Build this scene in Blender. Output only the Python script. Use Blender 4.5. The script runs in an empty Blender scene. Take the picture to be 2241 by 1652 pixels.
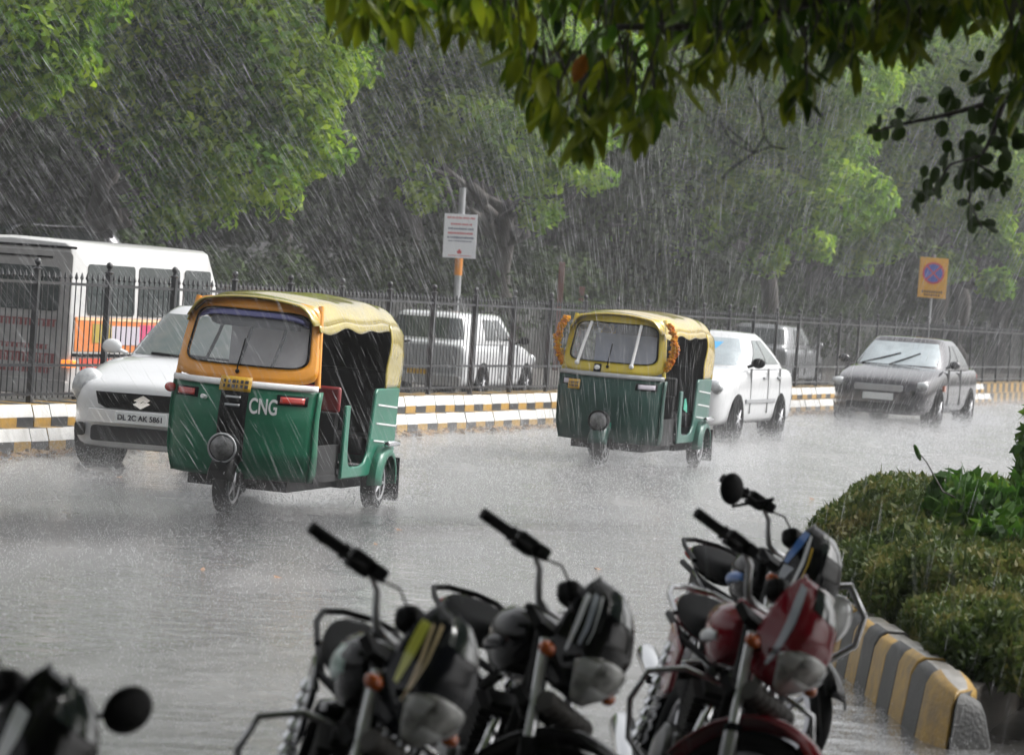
import bpy, bmesh, math, random
import numpy as np
from mathutils import Matrix, Vector, Euler

R = math.radians
PI = math.pi
sc = bpy.context.scene
col = sc.collection
rnd = random.Random(7)

# ------------------------------------------------------------------ camera
cam_d = bpy.data.cameras.new('camera')
cam = bpy.data.objects.new('camera', cam_d)
col.objects.link(cam)
sc.camera = cam
cam_d.sensor_width = 36.0
cam_d.lens = 128.5
cam_d.clip_start = 0.1
cam_d.clip_end = 2000
CAM_H = 1.85
PITCH, ROLL = 1.39, 3.9
CAM_R = Matrix.Rotation(R(90 - PITCH), 3, 'X') @ Matrix.Rotation(R(ROLL), 3, 'Z')
cam.matrix_world = Matrix.Translation((0, 0, CAM_H)) @ CAM_R.to_4x4()
cam_d.dof.use_dof = True
cam_d.dof.focus_distance = 29.0
cam_d.dof.aperture_fstop = 5.6

# ------------------------------------------------------------------ sky and sun (monsoon overcast)
world = bpy.data.worlds.new('World')
sc.world = world
world.use_nodes = True
wn = world.node_tree.nodes
wl = world.node_tree.links
wn.clear()
sky_n = wn.new('ShaderNodeTexSky')
sky_n.sky_type = 'NISHITA'
sky_n.sun_disc = False
SUN_EL, SUN_AZ = 48, 76          # azimuth measured clockwise from +Y
sky_n.sun_elevation = R(SUN_EL)
sky_n.sun_rotation = R(SUN_AZ)
sky_n.air_density = 1.0
sky_n.dust_density = 6.0
sky_n.ozone_density = 1.0
hs = wn.new('ShaderNodeHueSaturation')
hs.inputs['Saturation'].default_value = 0.12
bg = wn.new('ShaderNodeBackground')
bg.inputs['Strength'].default_value = 0.15
wo = wn.new('ShaderNodeOutputWorld')
wl.new(sky_n.outputs[0], hs.inputs['Color'])
wl.new(hs.outputs[0], bg.inputs['Color'])
wl.new(bg.outputs[0], wo.inputs['Surface'])

sun_d = bpy.data.lights.new('sun', 'SUN')
sun_d.energy = 1.5
sun_d.angle = R(25)
sun_d.color = (1.0, 0.98, 0.95)
sun = bpy.data.objects.new('sun', sun_d)
col.objects.link(sun)
sdir = Vector((math.sin(R(SUN_AZ)) * math.cos(R(SUN_EL)), math.cos(R(SUN_AZ)) * math.cos(R(SUN_EL)), math.sin(R(SUN_EL))))
sun.rotation_euler = sdir.to_track_quat('Z', 'Y').to_euler()
sun.location = (5, -5, 30)

sc.view_settings.view_transform = 'Standard'
sc.view_settings.look = 'None'
sc.view_settings.gamma = 1
sc.view_settings.exposure = 0.62
sc.view_settings.use_curve_mapping = False
sc.render.engine = 'CYCLES'
sc.cycles.max_bounces = 7
sc.cycles.diffuse_bounces = 3
sc.cycles.glossy_bounces = 3
sc.cycles.transmission_bounces = 4
sc.cycles.transparent_max_bounces = 12
sc.cycles.volume_bounces = 1
sc.cycles.caustics_reflective = False
sc.cycles.caustics_refractive = False


def P(px, py, Y):
    """World point at depth Y seen at a point of the 2241 px wide survey of the place."""
    d = CAM_R @ Vector(((px - 1120.5) / 8000.0, (826 - py) / 8000.0, -1.0))
    t = Y / d.y
    return Vector((0, 0, CAM_H)) + d * t


# ------------------------------------------------------------------ materials
def mat(name, color, rough=0.5, metal=0.0, coat=0.0, var=0.0, vscale=8.0, bump=0.0, bscale=60.0, color2=None, spec=0.5, alpha=1.0, emit=None, trans=0.0):
    m = bpy.data.materials.new(name)
    m.use_nodes = True
    nt = m.node_tree
    b = nt.nodes['Principled BSDF']
    b.inputs['Base Color'].default_value = (*color, 1)
    b.inputs['Roughness'].default_value = rough
    b.inputs['Metallic'].default_value = metal
    b.inputs['Coat Weight'].default_value = coat
    b.inputs['Coat Roughness'].default_value = 0.08
    b.inputs['Specular IOR Level'].default_value = spec
    b.inputs['Alpha'].default_value = alpha
    b.inputs['Transmission Weight'].default_value = trans
    if emit:
        b.inputs['Emission Color'].default_value = (*emit[0], 1)
        b.inputs['Emission Strength'].default_value = emit[1]
    if var > 0 or color2:
        tc = nt.nodes.new('ShaderNodeTexCoord')
        nz = nt.nodes.new('ShaderNodeTexNoise')
        nz.inputs['Scale'].default_value = vscale
        nz.inputs['Detail'].default_value = 6
        nz.inputs['Roughness'].default_value = 0.65
        rp = nt.nodes.new('ShaderNodeValToRGB')
        c2 = color2 if color2 else tuple(c * (1 - var) for c in color)
        rp.color_ramp.elements[0].position = 0.35
        rp.color_ramp.elements[1].position = 0.65
        rp.color_ramp.elements[0].color = (*c2, 1)
        rp.color_ramp.elements[1].color = (*color, 1)
        nt.links.new(tc.outputs['Object'], nz.inputs['Vector'])
        nt.links.new(nz.outputs['Fac'], rp.inputs['Fac'])
        nt.links.new(rp.outputs['Color'], b.inputs['Base Color'])
    if bump > 0:
        tc2 = nt.nodes.new('ShaderNodeTexCoord')
        n2 = nt.nodes.new('ShaderNodeTexNoise')
        n2.inputs['Scale'].default_value = bscale
        n2.inputs['Detail'].default_value = 4
        bp = nt.nodes.new('ShaderNodeBump')
        bp.inputs['Strength'].default_value = bump
        bp.inputs['Distance'].default_value = 0.02
        nt.links.new(tc2.outputs['Object'], n2.inputs['Vector'])
        nt.links.new(n2.outputs['Fac'], bp.inputs['Height'])
        nt.links.new(bp.outputs['Normal'], b.inputs['Normal'])
    return m


def leaf_mat(name, dark, mid, light, transl=0.4, rough=0.4, noise_scale=1.2):
    """Foliage: every leaf its own tone, clumps of lighter and darker tone, light passing through."""
    m = bpy.data.materials.new(name)
    m.use_nodes = True
    nt = m.node_tree
    b = nt.nodes['Principled BSDF']
    out = nt.nodes['Material Output']
    geo = nt.nodes.new('ShaderNodeNewGeometry')
    tc = nt.nodes.new('ShaderNodeTexCoord')
    nz = nt.nodes.new('ShaderNodeTexNoise')
    nz.inputs['Scale'].default_value = noise_scale
    nz.inputs['Detail'].default_value = 3
    add = nt.nodes.new('ShaderNodeMath')
    add.operation = 'MULTIPLY_ADD'
    add.inputs[1].default_value = 0.38
    sub = nt.nodes.new('ShaderNodeMath')
    sub.operation = 'MULTIPLY_ADD'
    sub.inputs[1].default_value = 1.7
    sub.inputs[2].default_value = -0.52
    rp = nt.nodes.new('ShaderNodeValToRGB')
    e = rp.color_ramp.elements
    e[0].position = 0.15
    e[0].color = (*dark, 1)
    e[1].position = 0.85
    e[1].color = (*light, 1)
    k = e.new(0.5)
    k.color = (*mid, 1)
    nt.links.new(tc.outputs['Object'], nz.inputs['Vector'])
    nt.links.new(nz.outputs['Fac'], sub.inputs[0])
    nt.links.new(geo.outputs['Random Per Island'], add.inputs[0])
    nt.links.new(sub.outputs[0], add.inputs[2])
    nt.links.new(add.outputs[0], rp.inputs['Fac'])
    nt.links.new(rp.outputs['Color'], b.inputs['Base Color'])
    b.inputs['Roughness'].default_value = rough + 0.2
    b.inputs['Specular IOR Level'].default_value = 0.22
    tr = nt.nodes.new('ShaderNodeBsdfTranslucent')
    nt.links.new(rp.outputs['Color'], tr.inputs['Color'])
    mx = nt.nodes.new('ShaderNodeMixShader')
    mx.inputs['Fac'].default_value = transl
    nt.links.new(b.outputs[0], mx.inputs[1])
    nt.links.new(tr.outputs[0], mx.inputs[2])
    nt.links.new(mx.outputs[0], out.inputs['Surface'])
    return m


def road_mat(name):
    m = bpy.data.materials.new(name)
    m.use_nodes = True
    nt = m.node_tree
    b = nt.nodes['Principled BSDF']
    geo = nt.nodes.new('ShaderNodeNewGeometry')
    n1 = nt.nodes.new('ShaderNodeTexNoise')
    n1.inputs['Scale'].default_value = 0.42
    n1.inputs['Detail'].default_value = 7
    n1.inputs['Roughness'].default_value = 0.6
    n2 = nt.nodes.new('ShaderNodeTexNoise')
    n2.inputs['Scale'].default_value = 55
    n2.inputs['Detail'].default_value = 3
    rp = nt.nodes.new('ShaderNodeValToRGB')
    rp.color_ramp.elements[0].position = 0.3
    rp.color_ramp.elements[0].color = (0.045, 0.044, 0.044, 1)
    rp.color_ramp.elements[1].position = 0.7
    rp.color_ramp.elements[1].color = (0.125, 0.122, 0.118, 1)
    mx = nt.nodes.new('ShaderNodeMix')
    mx.data_type = 'RGBA'
    mx.blend_type = 'MULTIPLY'
    mx.inputs['Factor'].default_value = 0.5
    rp2 = nt.nodes.new('ShaderNodeValToRGB')
    rp2.color_ramp.elements[0].position = 0.35
    rp2.color_ramp.elements[0].color = (0.6, 0.59, 0.57, 1)
    rp2.color_ramp.elements[1].position = 0.65
    rp2.color_ramp.elements[1].color = (1.3, 1.28, 1.25, 1)
    rr = nt.nodes.new('ShaderNodeMapRange')
    rr.inputs['From Min'].default_value = 0.3
    rr.inputs['From Max'].default_value = 0.7
    rr.inputs['To Min'].default_value = 0.1
    rr.inputs['To Max'].default_value = 0.5
    # rain-beaten water: small ripples and pock marks
    vo = nt.nodes.new('ShaderNodeTexVoronoi')
    vo.inputs['Scale'].default_value = 4.3
    n3 = nt.nodes.new('ShaderNodeTexNoise')
    n3.inputs['Scale'].default_value = 13
    n3.inputs['Detail'].default_value = 9
    n3.inputs['Distortion'].default_value = 1.2
    ad = nt.nodes.new('ShaderNodeMath')
    ad.operation = 'MULTIPLY_ADD'
    ad.inputs[1].default_value = 0.5
    bp = nt.nodes.new('ShaderNodeBump')
    bp.inputs['Strength'].default_value = 1.0
    bp.inputs['Distance'].default_value = 0.012
    L = nt.links.new
    for n in (n1, n2, n3, vo):
        L(geo.outputs['Position'], n.inputs['Vector'])
    mp = nt.nodes.new('ShaderNodeMapping')
    mp.inputs['Rotation'].default_value = (0, 0, R(17.67))
    mp.inputs['Scale'].default_value = (1.0, 0.07, 1.0)
    n4 = nt.nodes.new('ShaderNodeTexNoise')
    n4.inputs['Scale'].default_value = 1.1
    n4.inputs['Detail'].default_value = 5
    mxa = nt.nodes.new('ShaderNodeMath')
    mxa.operation = 'MULTIPLY_ADD'
    mxa.inputs[1].default_value = 0.9
    mxb = nt.nodes.new('ShaderNodeMath')
    mxb.operation = 'MULTIPLY_ADD'
    mxb.inputs[1].default_value = 0.7
    mxb.inputs[2].default_value = -0.30
    L(geo.outputs['Position'], mp.inputs['Vector'])
    L(mp.outputs['Vector'], n4.inputs['Vector'])
    L(n1.outputs['Fac'], mxb.inputs[0])
    L(n4.outputs['Fac'], mxa.inputs[0])
    L(mxb.outputs[0], mxa.inputs[2])
    L(mxa.outputs[0], rp.inputs['Fac'])
    L(n2.outputs['Fac'], rp2.inputs['Fac'])
    L(rp.outputs['Color'], mx.inputs['A'])
    L(rp2.outputs['Color'], mx.inputs['B'])
    L(mx.outputs['Result'], b.inputs['Base Color'])
    L(mxa.outputs[0], rr.inputs['Value'])
    L(rr.outputs['Result'], b.inputs['Roughness'])
    L(n3.outputs['Fac'], ad.inputs[0])
    L(vo.outputs['Distance'], ad.inputs[2])
    L(ad.outputs[0], bp.inputs['Height'])
    L(bp.outputs['Normal'], b.inputs['Normal'])
    b.inputs['Specular IOR Level'].default_value = 0.6
    b.inputs['Coat Weight'].default_value = 1.0
    b.inputs['Coat IOR'].default_value = 1.45
    rc = nt.nodes.new('ShaderNodeMapRange')
    rc.inputs['From Min'].default_value = 0.3
    rc.inputs['From Max'].default_value = 0.7
    rc.inputs['To Min'].default_value = 0.05
    rc.inputs['To Max'].default_value = 0.30
    L(mxa.outputs[0], rc.inputs['Value'])
    L(rc.outputs['Result'], b.inputs['Coat Roughness'])
    L(bp.outputs['Normal'], b.inputs['Coat Normal'])
    return m


M = {}
M['road'] = road_mat('wet_asphalt')
M['earth'] = mat('damp_earth', (0.06, 0.05, 0.04), 0.8, var=0.5, vscale=2)
M['soil'] = mat('bed_soil', (0.035, 0.028, 0.02), 0.8, var=0.5, vscale=6, bump=0.6)
M['pave'] = mat('far_pavement', (0.14, 0.13, 0.12), 0.5, var=0.4, vscale=2, bump=0.3)
M['yellow_kerb'] = mat('worn_yellow_paint', (0.48, 0.28, 0.035), 0.45, color2=(0.27, 0.175, 0.06), vscale=9, bump=0.3)
M['black_kerb'] = mat('worn_black_paint', (0.022, 0.023, 0.025), 0.5, color2=(0.05, 0.05, 0.048), vscale=9, bump=0.3)
M['white_kerb'] = mat('white_kerb_paint', (0.85, 0.85, 0.84), 0.35, color2=(0.62, 0.61, 0.58), vscale=5, coat=0.4)
M['concrete'] = mat('wet_concrete', (0.34, 0.32, 0.29), 0.3, color2=(0.2, 0.19, 0.17), vscale=6, bump=0.3, coat=0.3)
M['fence'] = mat('black_iron', (0.024, 0.025, 0.028), 0.4, var=0.3, coat=0.3)
M['galv'] = mat('galvanised_steel', (0.42, 0.43, 0.44), 0.4, metal=0.3, var=0.3, vscale=3)
M['orange_band'] = mat('orange_paint', (0.75, 0.27, 0.015), 0.4, var=0.2)
M['sign_white'] = mat('sign_white', (0.74, 0.75, 0.78), 0.4)
M['sign_red'] = mat('sign_red', (0.55, 0.05, 0.06), 0.5)
M['sign_navy'] = mat('sign_navy', (0.05, 0.06, 0.14), 0.5)
M['sign_yellow'] = mat('sign_yellow', (0.72, 0.36, 0.02), 0.4, var=0.15)
M['sign_blue'] = mat('sign_blue', (0.06, 0.09, 0.42), 0.4)
M['wall'] = mat('stained_wall', (0.075, 0.075, 0.07), 0.8, color2=(0.035, 0.037, 0.033), vscale=1.2, bump=0.3)
M['post_brown'] = mat('brown_post', (0.16, 0.06, 0.045), 0.6, var=0.3)
M['bark'] = mat('wet_bark', (0.05, 0.04, 0.032), 0.6, color2=(0.02, 0.017, 0.014), vscale=9, bump=0.8, bscale=25)
M['leaf_bright'] = leaf_mat('foliage_bright', (0.03, 0.085, 0.006), (0.12, 0.25, 0.012), (0.36, 0.50, 0.022), 0.45, 0.5, 0.8)
M['leaf_mid'] = leaf_mat('foliage_mid', (0.05, 0.12, 0.012), (0.17, 0.33, 0.022), (0.40, 0.55, 0.04), 0.45, 0.5, 0.7)
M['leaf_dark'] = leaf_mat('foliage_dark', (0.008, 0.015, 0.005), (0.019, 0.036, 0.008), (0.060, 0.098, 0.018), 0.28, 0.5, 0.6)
M['leaf_near'] = leaf_mat('drooping_leaf', (0.014, 0.045, 0.004), (0.075, 0.145, 0.007), (0.29, 0.34, 0.016), 0.58, 0.1, 3.0)
M['leaf_small'] = leaf_mat('round_leaf', (0.015, 0.03, 0.008), (0.028, 0.055, 0.01), (0.05, 0.09, 0.014), 0.3, 0.35, 2.0)
M['leaf_orange'] = mat('dying_leaf', (0.75, 0.26, 0.015), 0.45, color2=(0.45, 0.13, 0.01), vscale=30)
M['hedge'] = leaf_mat('hedge_leaf', (0.024, 0.044, 0.011), (0.070, 0.104, 0.022), (0.19, 0.17, 0.055), 0.35, 0.3, 2.2)
M['shrub_green'] = leaf_mat('shrub_leaf', (0.02, 0.06, 0.008), (0.05, 0.13, 0.012), (0.14, 0.22, 0.02), 0.4, 0.35, 1.5)
M['litter'] = leaf_mat('fallen_litter', (0.10, 0.06, 0.03), (0.24, 0.14, 0.06), (0.40, 0.27, 0.14), 0.1, 0.5, 3)
M['fallen'] = mat('fallen_leaf_brown', (0.33, 0.15, 0.045), 0.4, var=0.4, vscale=20)
M['rain'] = None
# vehicles
M['white_paint'] = mat('white_car_paint', (0.66, 0.67, 0.68), 0.25, coat=1.0)
M['van_white'] = mat('van_white_paint', (0.62, 0.62, 0.61), 0.3, coat=0.8, var=0.08, vscale=2)
M['rear_grey'] = mat('grey_rear_paint', (0.36, 0.35, 0.34), 0.45, color2=(0.24, 0.235, 0.23), vscale=3)  # mottled grey, darker than the white body paint
M['silver_dark'] = mat('dark_grey_paint', (0.05, 0.047, 0.053), 0.16, metal=0.55, coat=1.0)
M['grey_paint'] = mat('grey_car_paint', (0.30, 0.31, 0.32), 0.3, metal=0.3, coat=1.0)
M['black_plastic'] = mat('black_plastic', (0.003, 0.003, 0.0035), 0.4, var=0.3, spec=0.08)
M['rubber'] = mat('tyre_rubber', (0.003, 0.003, 0.0035), 0.6, spec=0.06, bump=0.15, bscale=90)
M['alloy'] = mat('alloy_wheel', (0.5, 0.5, 0.52), 0.3, metal=0.8)
M['dark_glass'] = mat('dark_car_glass', (0.03, 0.04, 0.04), 0.06, spec=0.8, coat=0.6)
M['pale_glass'] = mat('sky_pale_wet_glass', (0.42, 0.48, 0.51), 0.25, spec=0.8, coat=0.5, var=0.25, vscale=3)  # pale colour carries the sky reflection as well as the water film
M['green_glass'] = mat('tinted_glass', (0.075, 0.105, 0.10), 0.12, spec=0.8, coat=0.6, color2=(0.13, 0.145, 0.13), vscale=4)
M['seam'] = mat('seam_grey', (0.32, 0.32, 0.32), 0.6)
M['chrome'] = mat('chrome', (0.78, 0.79, 0.8), 0.12, metal=1.0)
M['lamp_glass'] = mat('lamp_glass', (0.74, 0.74, 0.72), 0.05, coat=1.0, color2=(0.08, 0.08, 0.07), vscale=11)  # pale and dark mottling painted for the bright glints in lamp glass
M['car_lamp'] = mat('car_lamp_glass', (0.52, 0.54, 0.55), 0.08, coat=1.0, color2=(0.30, 0.31, 0.32), vscale=14)
M['lamp_dark'] = mat('dull_lamp_glass', (0.20, 0.20, 0.20), 0.1, coat=0.8, color2=(0.06, 0.06, 0.06), vscale=12)
M['steel'] = mat('wet_steel_tube', (0.40, 0.40, 0.41), 0.22, metal=1.0)
M['reflector'] = mat('white_glint', (0.80, 0.81, 0.82), 0.15, metal=0.15, coat=1.0)  # non-metallic white stands for bright glints on lamp and guard
M['fork_steel'] = mat('bright_fork_tube', (0.74, 0.75, 0.77), 0.16, metal=0.45, coat=0.6)
M['amber'] = mat('amber_lens', (0.55, 0.10, 0.006), 0.15, coat=0.8)
M['red_lens'] = mat('red_lens', (0.42, 0.03, 0.02), 0.15, coat=0.8)
M['lit_amber'] = mat('lit_amber_lens', (0.8, 0.2, 0.02), 0.3, emit=((1.0, 0.22, 0.02), 1.1))
M['plate_white'] = mat('plate_white', (0.7, 0.72, 0.72), 0.4)
M['plate_yellow'] = mat('plate_yellow', (0.62, 0.36, 0.01), 0.45, color2=(0.4, 0.22, 0.01), vscale=30)
M['ink'] = mat('black_print', (0.03, 0.03, 0.04), 0.5)
M['pale_blue'] = mat('blue_sticker', (0.10, 0.42, 0.75), 0.3)
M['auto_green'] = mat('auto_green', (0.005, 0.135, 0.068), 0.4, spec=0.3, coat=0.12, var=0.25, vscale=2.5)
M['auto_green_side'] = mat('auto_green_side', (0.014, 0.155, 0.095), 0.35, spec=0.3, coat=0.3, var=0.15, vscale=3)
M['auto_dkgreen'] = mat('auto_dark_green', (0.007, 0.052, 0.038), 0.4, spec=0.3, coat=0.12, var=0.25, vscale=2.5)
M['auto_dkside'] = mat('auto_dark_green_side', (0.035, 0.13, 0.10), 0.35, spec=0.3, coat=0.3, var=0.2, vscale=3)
M['auto_orange'] = mat('auto_orange', (0.78, 0.31, 0.012), 0.35, coat=0.5, var=0.12)
M['auto_yellow'] = mat('auto_yellow', (0.56, 0.43, 0.015), 0.35, coat=0.5, var=0.15)
M['vinyl_khaki'] = mat('khaki_vinyl_hood', (0.43, 0.34, 0.06), 0.18, coat=1.0, var=0.2, vscale=4, bump=0.35, bscale=7)
M['vinyl_yellow'] = mat('yellow_vinyl_hood', (0.56, 0.40, 0.035), 0.18, coat=1.0, var=0.2, vscale=4, bump=0.35, bscale=7)
M['auto_glass'] = mat('sky_pale_wet_screen', (0.60, 0.61, 0.64), 0.10, spec=0.8, alpha=0.27, coat=0.5)  # whitish tone stands in for sky mirrored on the wet screen
M['grey_vinyl'] = mat('grey_vinyl', (0.55, 0.55, 0.58), 0.5, var=0.15)
M['blue_vinyl'] = mat('blue_grey_vinyl', (0.30, 0.36, 0.52), 0.5, var=0.15)
M['red_vinyl'] = mat('dark_red_vinyl', (0.19, 0.02, 0.022), 0.4)
M['dark_inside'] = mat('dark_cab_lining', (0.012, 0.012, 0.013), 0.7)
M['white_trim'] = mat('white_trim', (0.78, 0.78, 0.78), 0.3, coat=0.4)
M['visor'] = mat('visor_film', (0.10, 0.10, 0.26), 0.1, coat=1.0, metal=0.3)
M['teal'] = mat('teal_sticker', (0.03, 0.36, 0.24), 0.4)
M['marigold'] = leaf_mat('marigold', (0.60, 0.15, 0.01), (0.72, 0.30, 0.01), (0.75, 0.46, 0.02), 0.3, 0.6, 8)
M['ad_orange'] = mat('ad_orange', (0.72, 0.22, 0.05), 0.4, var=0.15)
M['ad_red'] = mat('ad_red', (0.62, 0.09, 0.05), 0.4, var=0.2, vscale=4)
M['ad_pink'] = mat('ad_pink', (0.55, 0.06, 0.16), 0.4)
M['ad_pale'] = mat('ad_pale', (0.50, 0.46, 0.52), 0.4)
M['ad_olive'] = mat('ad_olive', (0.40, 0.30, 0.05), 0.4)
M['text_red'] = mat('faded_red_print', (0.22, 0.05, 0.05), 0.5)
# motorcycles
M['bike_black'] = mat('bike_black_paint', (0.003, 0.003, 0.004), 0.08, spec=0.2)
M['bike_dark'] = mat('bike_charcoal_paint', (0.008, 0.009, 0.013), 0.09, spec=0.2)
M['bike_red'] = mat('bike_red_paint', (0.22, 0.008, 0.018), 0.08, spec=0.4)
M['bike_engine'] = mat('engine_black', (0.004, 0.004, 0.004), 0.5, var=0.3, spec=0.1)
M['bike_alloy'] = mat('engine_alloy', (0.13, 0.13, 0.13), 0.35, metal=0.7, var=0.3, vscale=20)
M['seat'] = mat('seat_vinyl', (0.004, 0.004, 0.0045), 0.7, bump=0.1, spec=0.06)
M['stripe_white'] = mat('stripe_white', (0.78, 0.80, 0.83), 0.3, coat=0.5)
M['stripe_lime'] = mat('stripe_lime', (0.62, 0.64, 0.07), 0.3, coat=0.5)
M['stripe_cream'] = mat('stripe_cream', (0.80, 0.62, 0.36), 0.3, coat=0.5)
M['stripe_blue'] = mat('stripe_blue', (0.06, 0.20, 0.58), 0.3, coat=0.5)
M['stripe_grey'] = mat('stripe_grey', (0.36, 0.39, 0.45), 0.25, coat=0.5)
M['stripe_teal'] = mat('stripe_teal', (0.36, 0.52, 0.48), 0.3, coat=0.5)
M['stripe_yellow'] = mat('stripe_yellow', (0.75, 0.46, 0.02), 0.3, coat=0.5)
M['ribbed'] = mat('dusty_rubber', (0.055, 0.048, 0.042), 0.6, var=0.3)


# ------------------------------------------------------------------ mesh builder
class MB:
    def __init__(self, M_=None):
        self.v, self.f, self.M = [], [], M_ or Matrix.Identity(4)

    def add(self, vs, fs):
        n = len(self.v)
        self.v += [tuple(self.M @ Vector(p)) for p in vs]
        self.f += [tuple(i + n for i in f) for f in fs]
        return self

    def box(self, c, s, rot=None, taper=1.0):
        x, y, z = s[0] / 2, s[1] / 2, s[2] / 2
        t = taper
        vs = [(-x, -y, -z), (x, -y, -z), (x, y, -z), (-x, y, -z), (-x * t, -y * t, z), (x * t, -y * t, z), (x * t, y * t, z), (-x * t, y * t, z)]
        Q = Matrix.Translation(c) @ (Euler([R(a) for a in rot]).to_matrix().to_4x4() if rot else Matrix.Identity(4))
        return self.add([Q @ Vector(p) for p in vs], [(0, 3, 2, 1), (4, 5, 6, 7), (0, 1, 5, 4), (1, 2, 6, 5), (2, 3, 7, 6), (3, 0, 4, 7)])

    def tube(self, pts, r, n=8, cap=True):
        pts = [Vector(p) for p in pts]
        rs = r if isinstance(r, (list, tuple)) else [r] * len(pts)
        rings, prev = [], None
        for i, p in enumerate(pts):
            t = (pts[min(i + 1, len(pts) - 1)] - pts[max(i - 1, 0)]).normalized()
            if prev is None:
                a = t.orthogonal().normalized()
            else:
                a = prev - t * prev.dot(t)
                a = a.normalized() if a.length > 1e-6 else t.orthogonal().normalized()
            prev = a
            b = t.cross(a)
            rings.append([p + (a * math.cos(2 * PI * k / n) + b * math.sin(2 * PI * k / n)) * rs[i] for k in range(n)])
        return self.loft(rings, cap)

    def loft(self, rings, cap=True, closed=True):
        n = len(rings[0])
        vs = [p for r_ in rings for p in r_]
        fs = []
        m = n if closed else n - 1
        for i in range(len(rings) - 1):
            for k in range(m):
                k2 = (k + 1) % n
                fs.append((i * n + k, i * n + k2, (i + 1) * n + k2, (i + 1) * n + k))
        if cap:
            fs.append(tuple(range(n - 1, -1, -1)))
            fs.append(tuple((len(rings) - 1) * n + k for k in range(n)))
        return self.add(vs, fs)

    def lathe(self, c, axis, prof, n=24, cap=True):
        ax = Vector(axis).normalized()
        a = ax.orthogonal().normalized()
        b = ax.cross(a)
        c = Vector(c)
        rings = [[c + ax * h + (a * math.cos(2 * PI * k / n) + b * math.sin(2 * PI * k / n)) * r for k in range(n)] for r, h in prof]
        return self.loft(rings, cap)

    def torus(self, c, axis, RR, r, n=36, m=10, sq=1.0):
        ax = Vector(axis).normalized()
        a = ax.orthogonal().normalized()
        b = ax.cross(a)
        c = Vector(c)
        rings = []
        for i in range(n + 1):
            t = 2 * PI * i / n
            d = a * math.cos(t) + b * math.sin(t)
            rings.append([c + d * (RR + r * math.cos(2 * PI * k / m)) + ax * (r * sq * math.sin(2 * PI * k / m)) for k in range(m)])
        return self.loft(rings, False)

    def ell(self, c, rad, n=16, m=10, rot=None):
        Q = Matrix.Translation(c) @ (Euler([R(a) for a in rot]).to_matrix().to_4x4() if rot else Matrix.Identity(4))
        rings = []
        for i in range(m + 1):
            e = -PI / 2 + PI * i / m
            e = max(-PI / 2 + 0.02, min(PI / 2 - 0.02, e))
            rings.append([Q @ Vector((rad[0] * math.cos(e) * math.cos(2 * PI * k / n), rad[1] * math.cos(e) * math.sin(2 * PI * k / n), rad[2] * math.sin(e))) for k in range(n)])
        return self.loft(rings, True)

    def grid(self, fn, nu, nv):
        vs = [fn(i / nu, j / nv) for j in range(nv + 1) for i in range(nu + 1)]
        fs = [(j * (nu + 1) + i, j * (nu + 1) + i + 1, (j + 1) * (nu + 1) + i + 1, (j + 1) * (nu + 1) + i) for j in range(nv) for i in range(nu)]
        return self.add(vs, fs)

    def prism(self, poly, fn, d):
        """poly: 2D outline; fn(u, v, depth) -> 3D; thickness d."""
        n = len(poly)
        vs = [fn(u, v, 0) for u, v in poly] + [fn(u, v, d) for u, v in poly]
        fs = [tuple(range(n)), tuple(range(2 * n - 1, n - 1, -1))] + [(i, i + n, (i + 1) % n + n, (i + 1) % n) for i in range(n)]
        return self.add(vs, fs)

    def build(self, name, material, parent=None, angle=40, bevel=0, sub=0, solid=0, fix=True):
        me = bpy.data.meshes.new(name)
        me.from_pydata(self.v, [], self.f)
        if fix:
            bm = bmesh.new()
            bm.from_mesh(me)
            bmesh.ops.remove_doubles(bm, verts=bm.verts, dist=1e-5)
            bmesh.ops.recalc_face_normals(bm, faces=bm.faces)
            bm.to_mesh(me)
            bm.free()
        me.materials.append(material)
        me.shade_smooth()
        if angle < 180:
            me.set_sharp_from_angle(angle=R(angle))
        o = bpy.data.objects.new(name, me)
        col.objects.link(o)
        o.parent = parent
        if solid:
            s = o.modifiers.new('thickness', 'SOLIDIFY')
            s.thickness = abs(solid)
            s.offset = 1 if solid > 0 else -1
        if bevel:
            s = o.modifiers.new('edge', 'BEVEL')
            s.width = bevel
            s.segments = 2
            s.limit_method = 'ANGLE'
        if sub:
            s = o.modifiers.new('smooth', 'SUBSURF')
            s.levels = s.render_levels = sub
        return o


def tag(o, label=None, cat=None, group=None, kind=None):
    for k, v in (('label', label), ('category', cat), ('group', group), ('kind', kind)):
        if v:
            o[k] = v
    return o


def thing(name, label, cat, loc=(0, 0, 0), rot=(0, 0, 0), group=None):
    o = bpy.data.objects.new(name, None)
    o.empty_display_size = 0.2
    col.objects.link(o)
    o.location = loc
    o.rotation_euler = [R(a) for a in rot]
    return tag(o, label, cat, group)


def share(src, name, parent, matrix=None, material=None):
    o = bpy.data.objects.new(name, src if isinstance(src, bpy.types.Mesh) else src.data)
    col.objects.link(o)
    o.parent = parent
    if matrix is not None:
        o.matrix_local = matrix
    return o


def fast_mesh(name, verts, faces, material, smooth=False):
    """verts n x 3, faces m x k arrays."""
    me = bpy.data.meshes.new(name)
    nf, k = faces.shape
    me.vertices.add(len(verts))
    me.vertices.foreach_set('co', np.ascontiguousarray(verts, dtype=np.float32).ravel())
    me.loops.add(nf * k)
    me.loops.foreach_set('vertex_index', np.ascontiguousarray(faces, dtype=np.int32).ravel())
    me.polygons.add(nf)
    me.polygons.foreach_set('loop_start', np.arange(0, nf * k, k, dtype=np.int32))
    me.polygons.foreach_set('loop_total', np.full(nf, k, dtype=np.int32))
    me.materials.append(material)
    me.update(calc_edges=True)
    me.validate()
    if smooth:
        me.shade_smooth()
    return me


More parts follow.
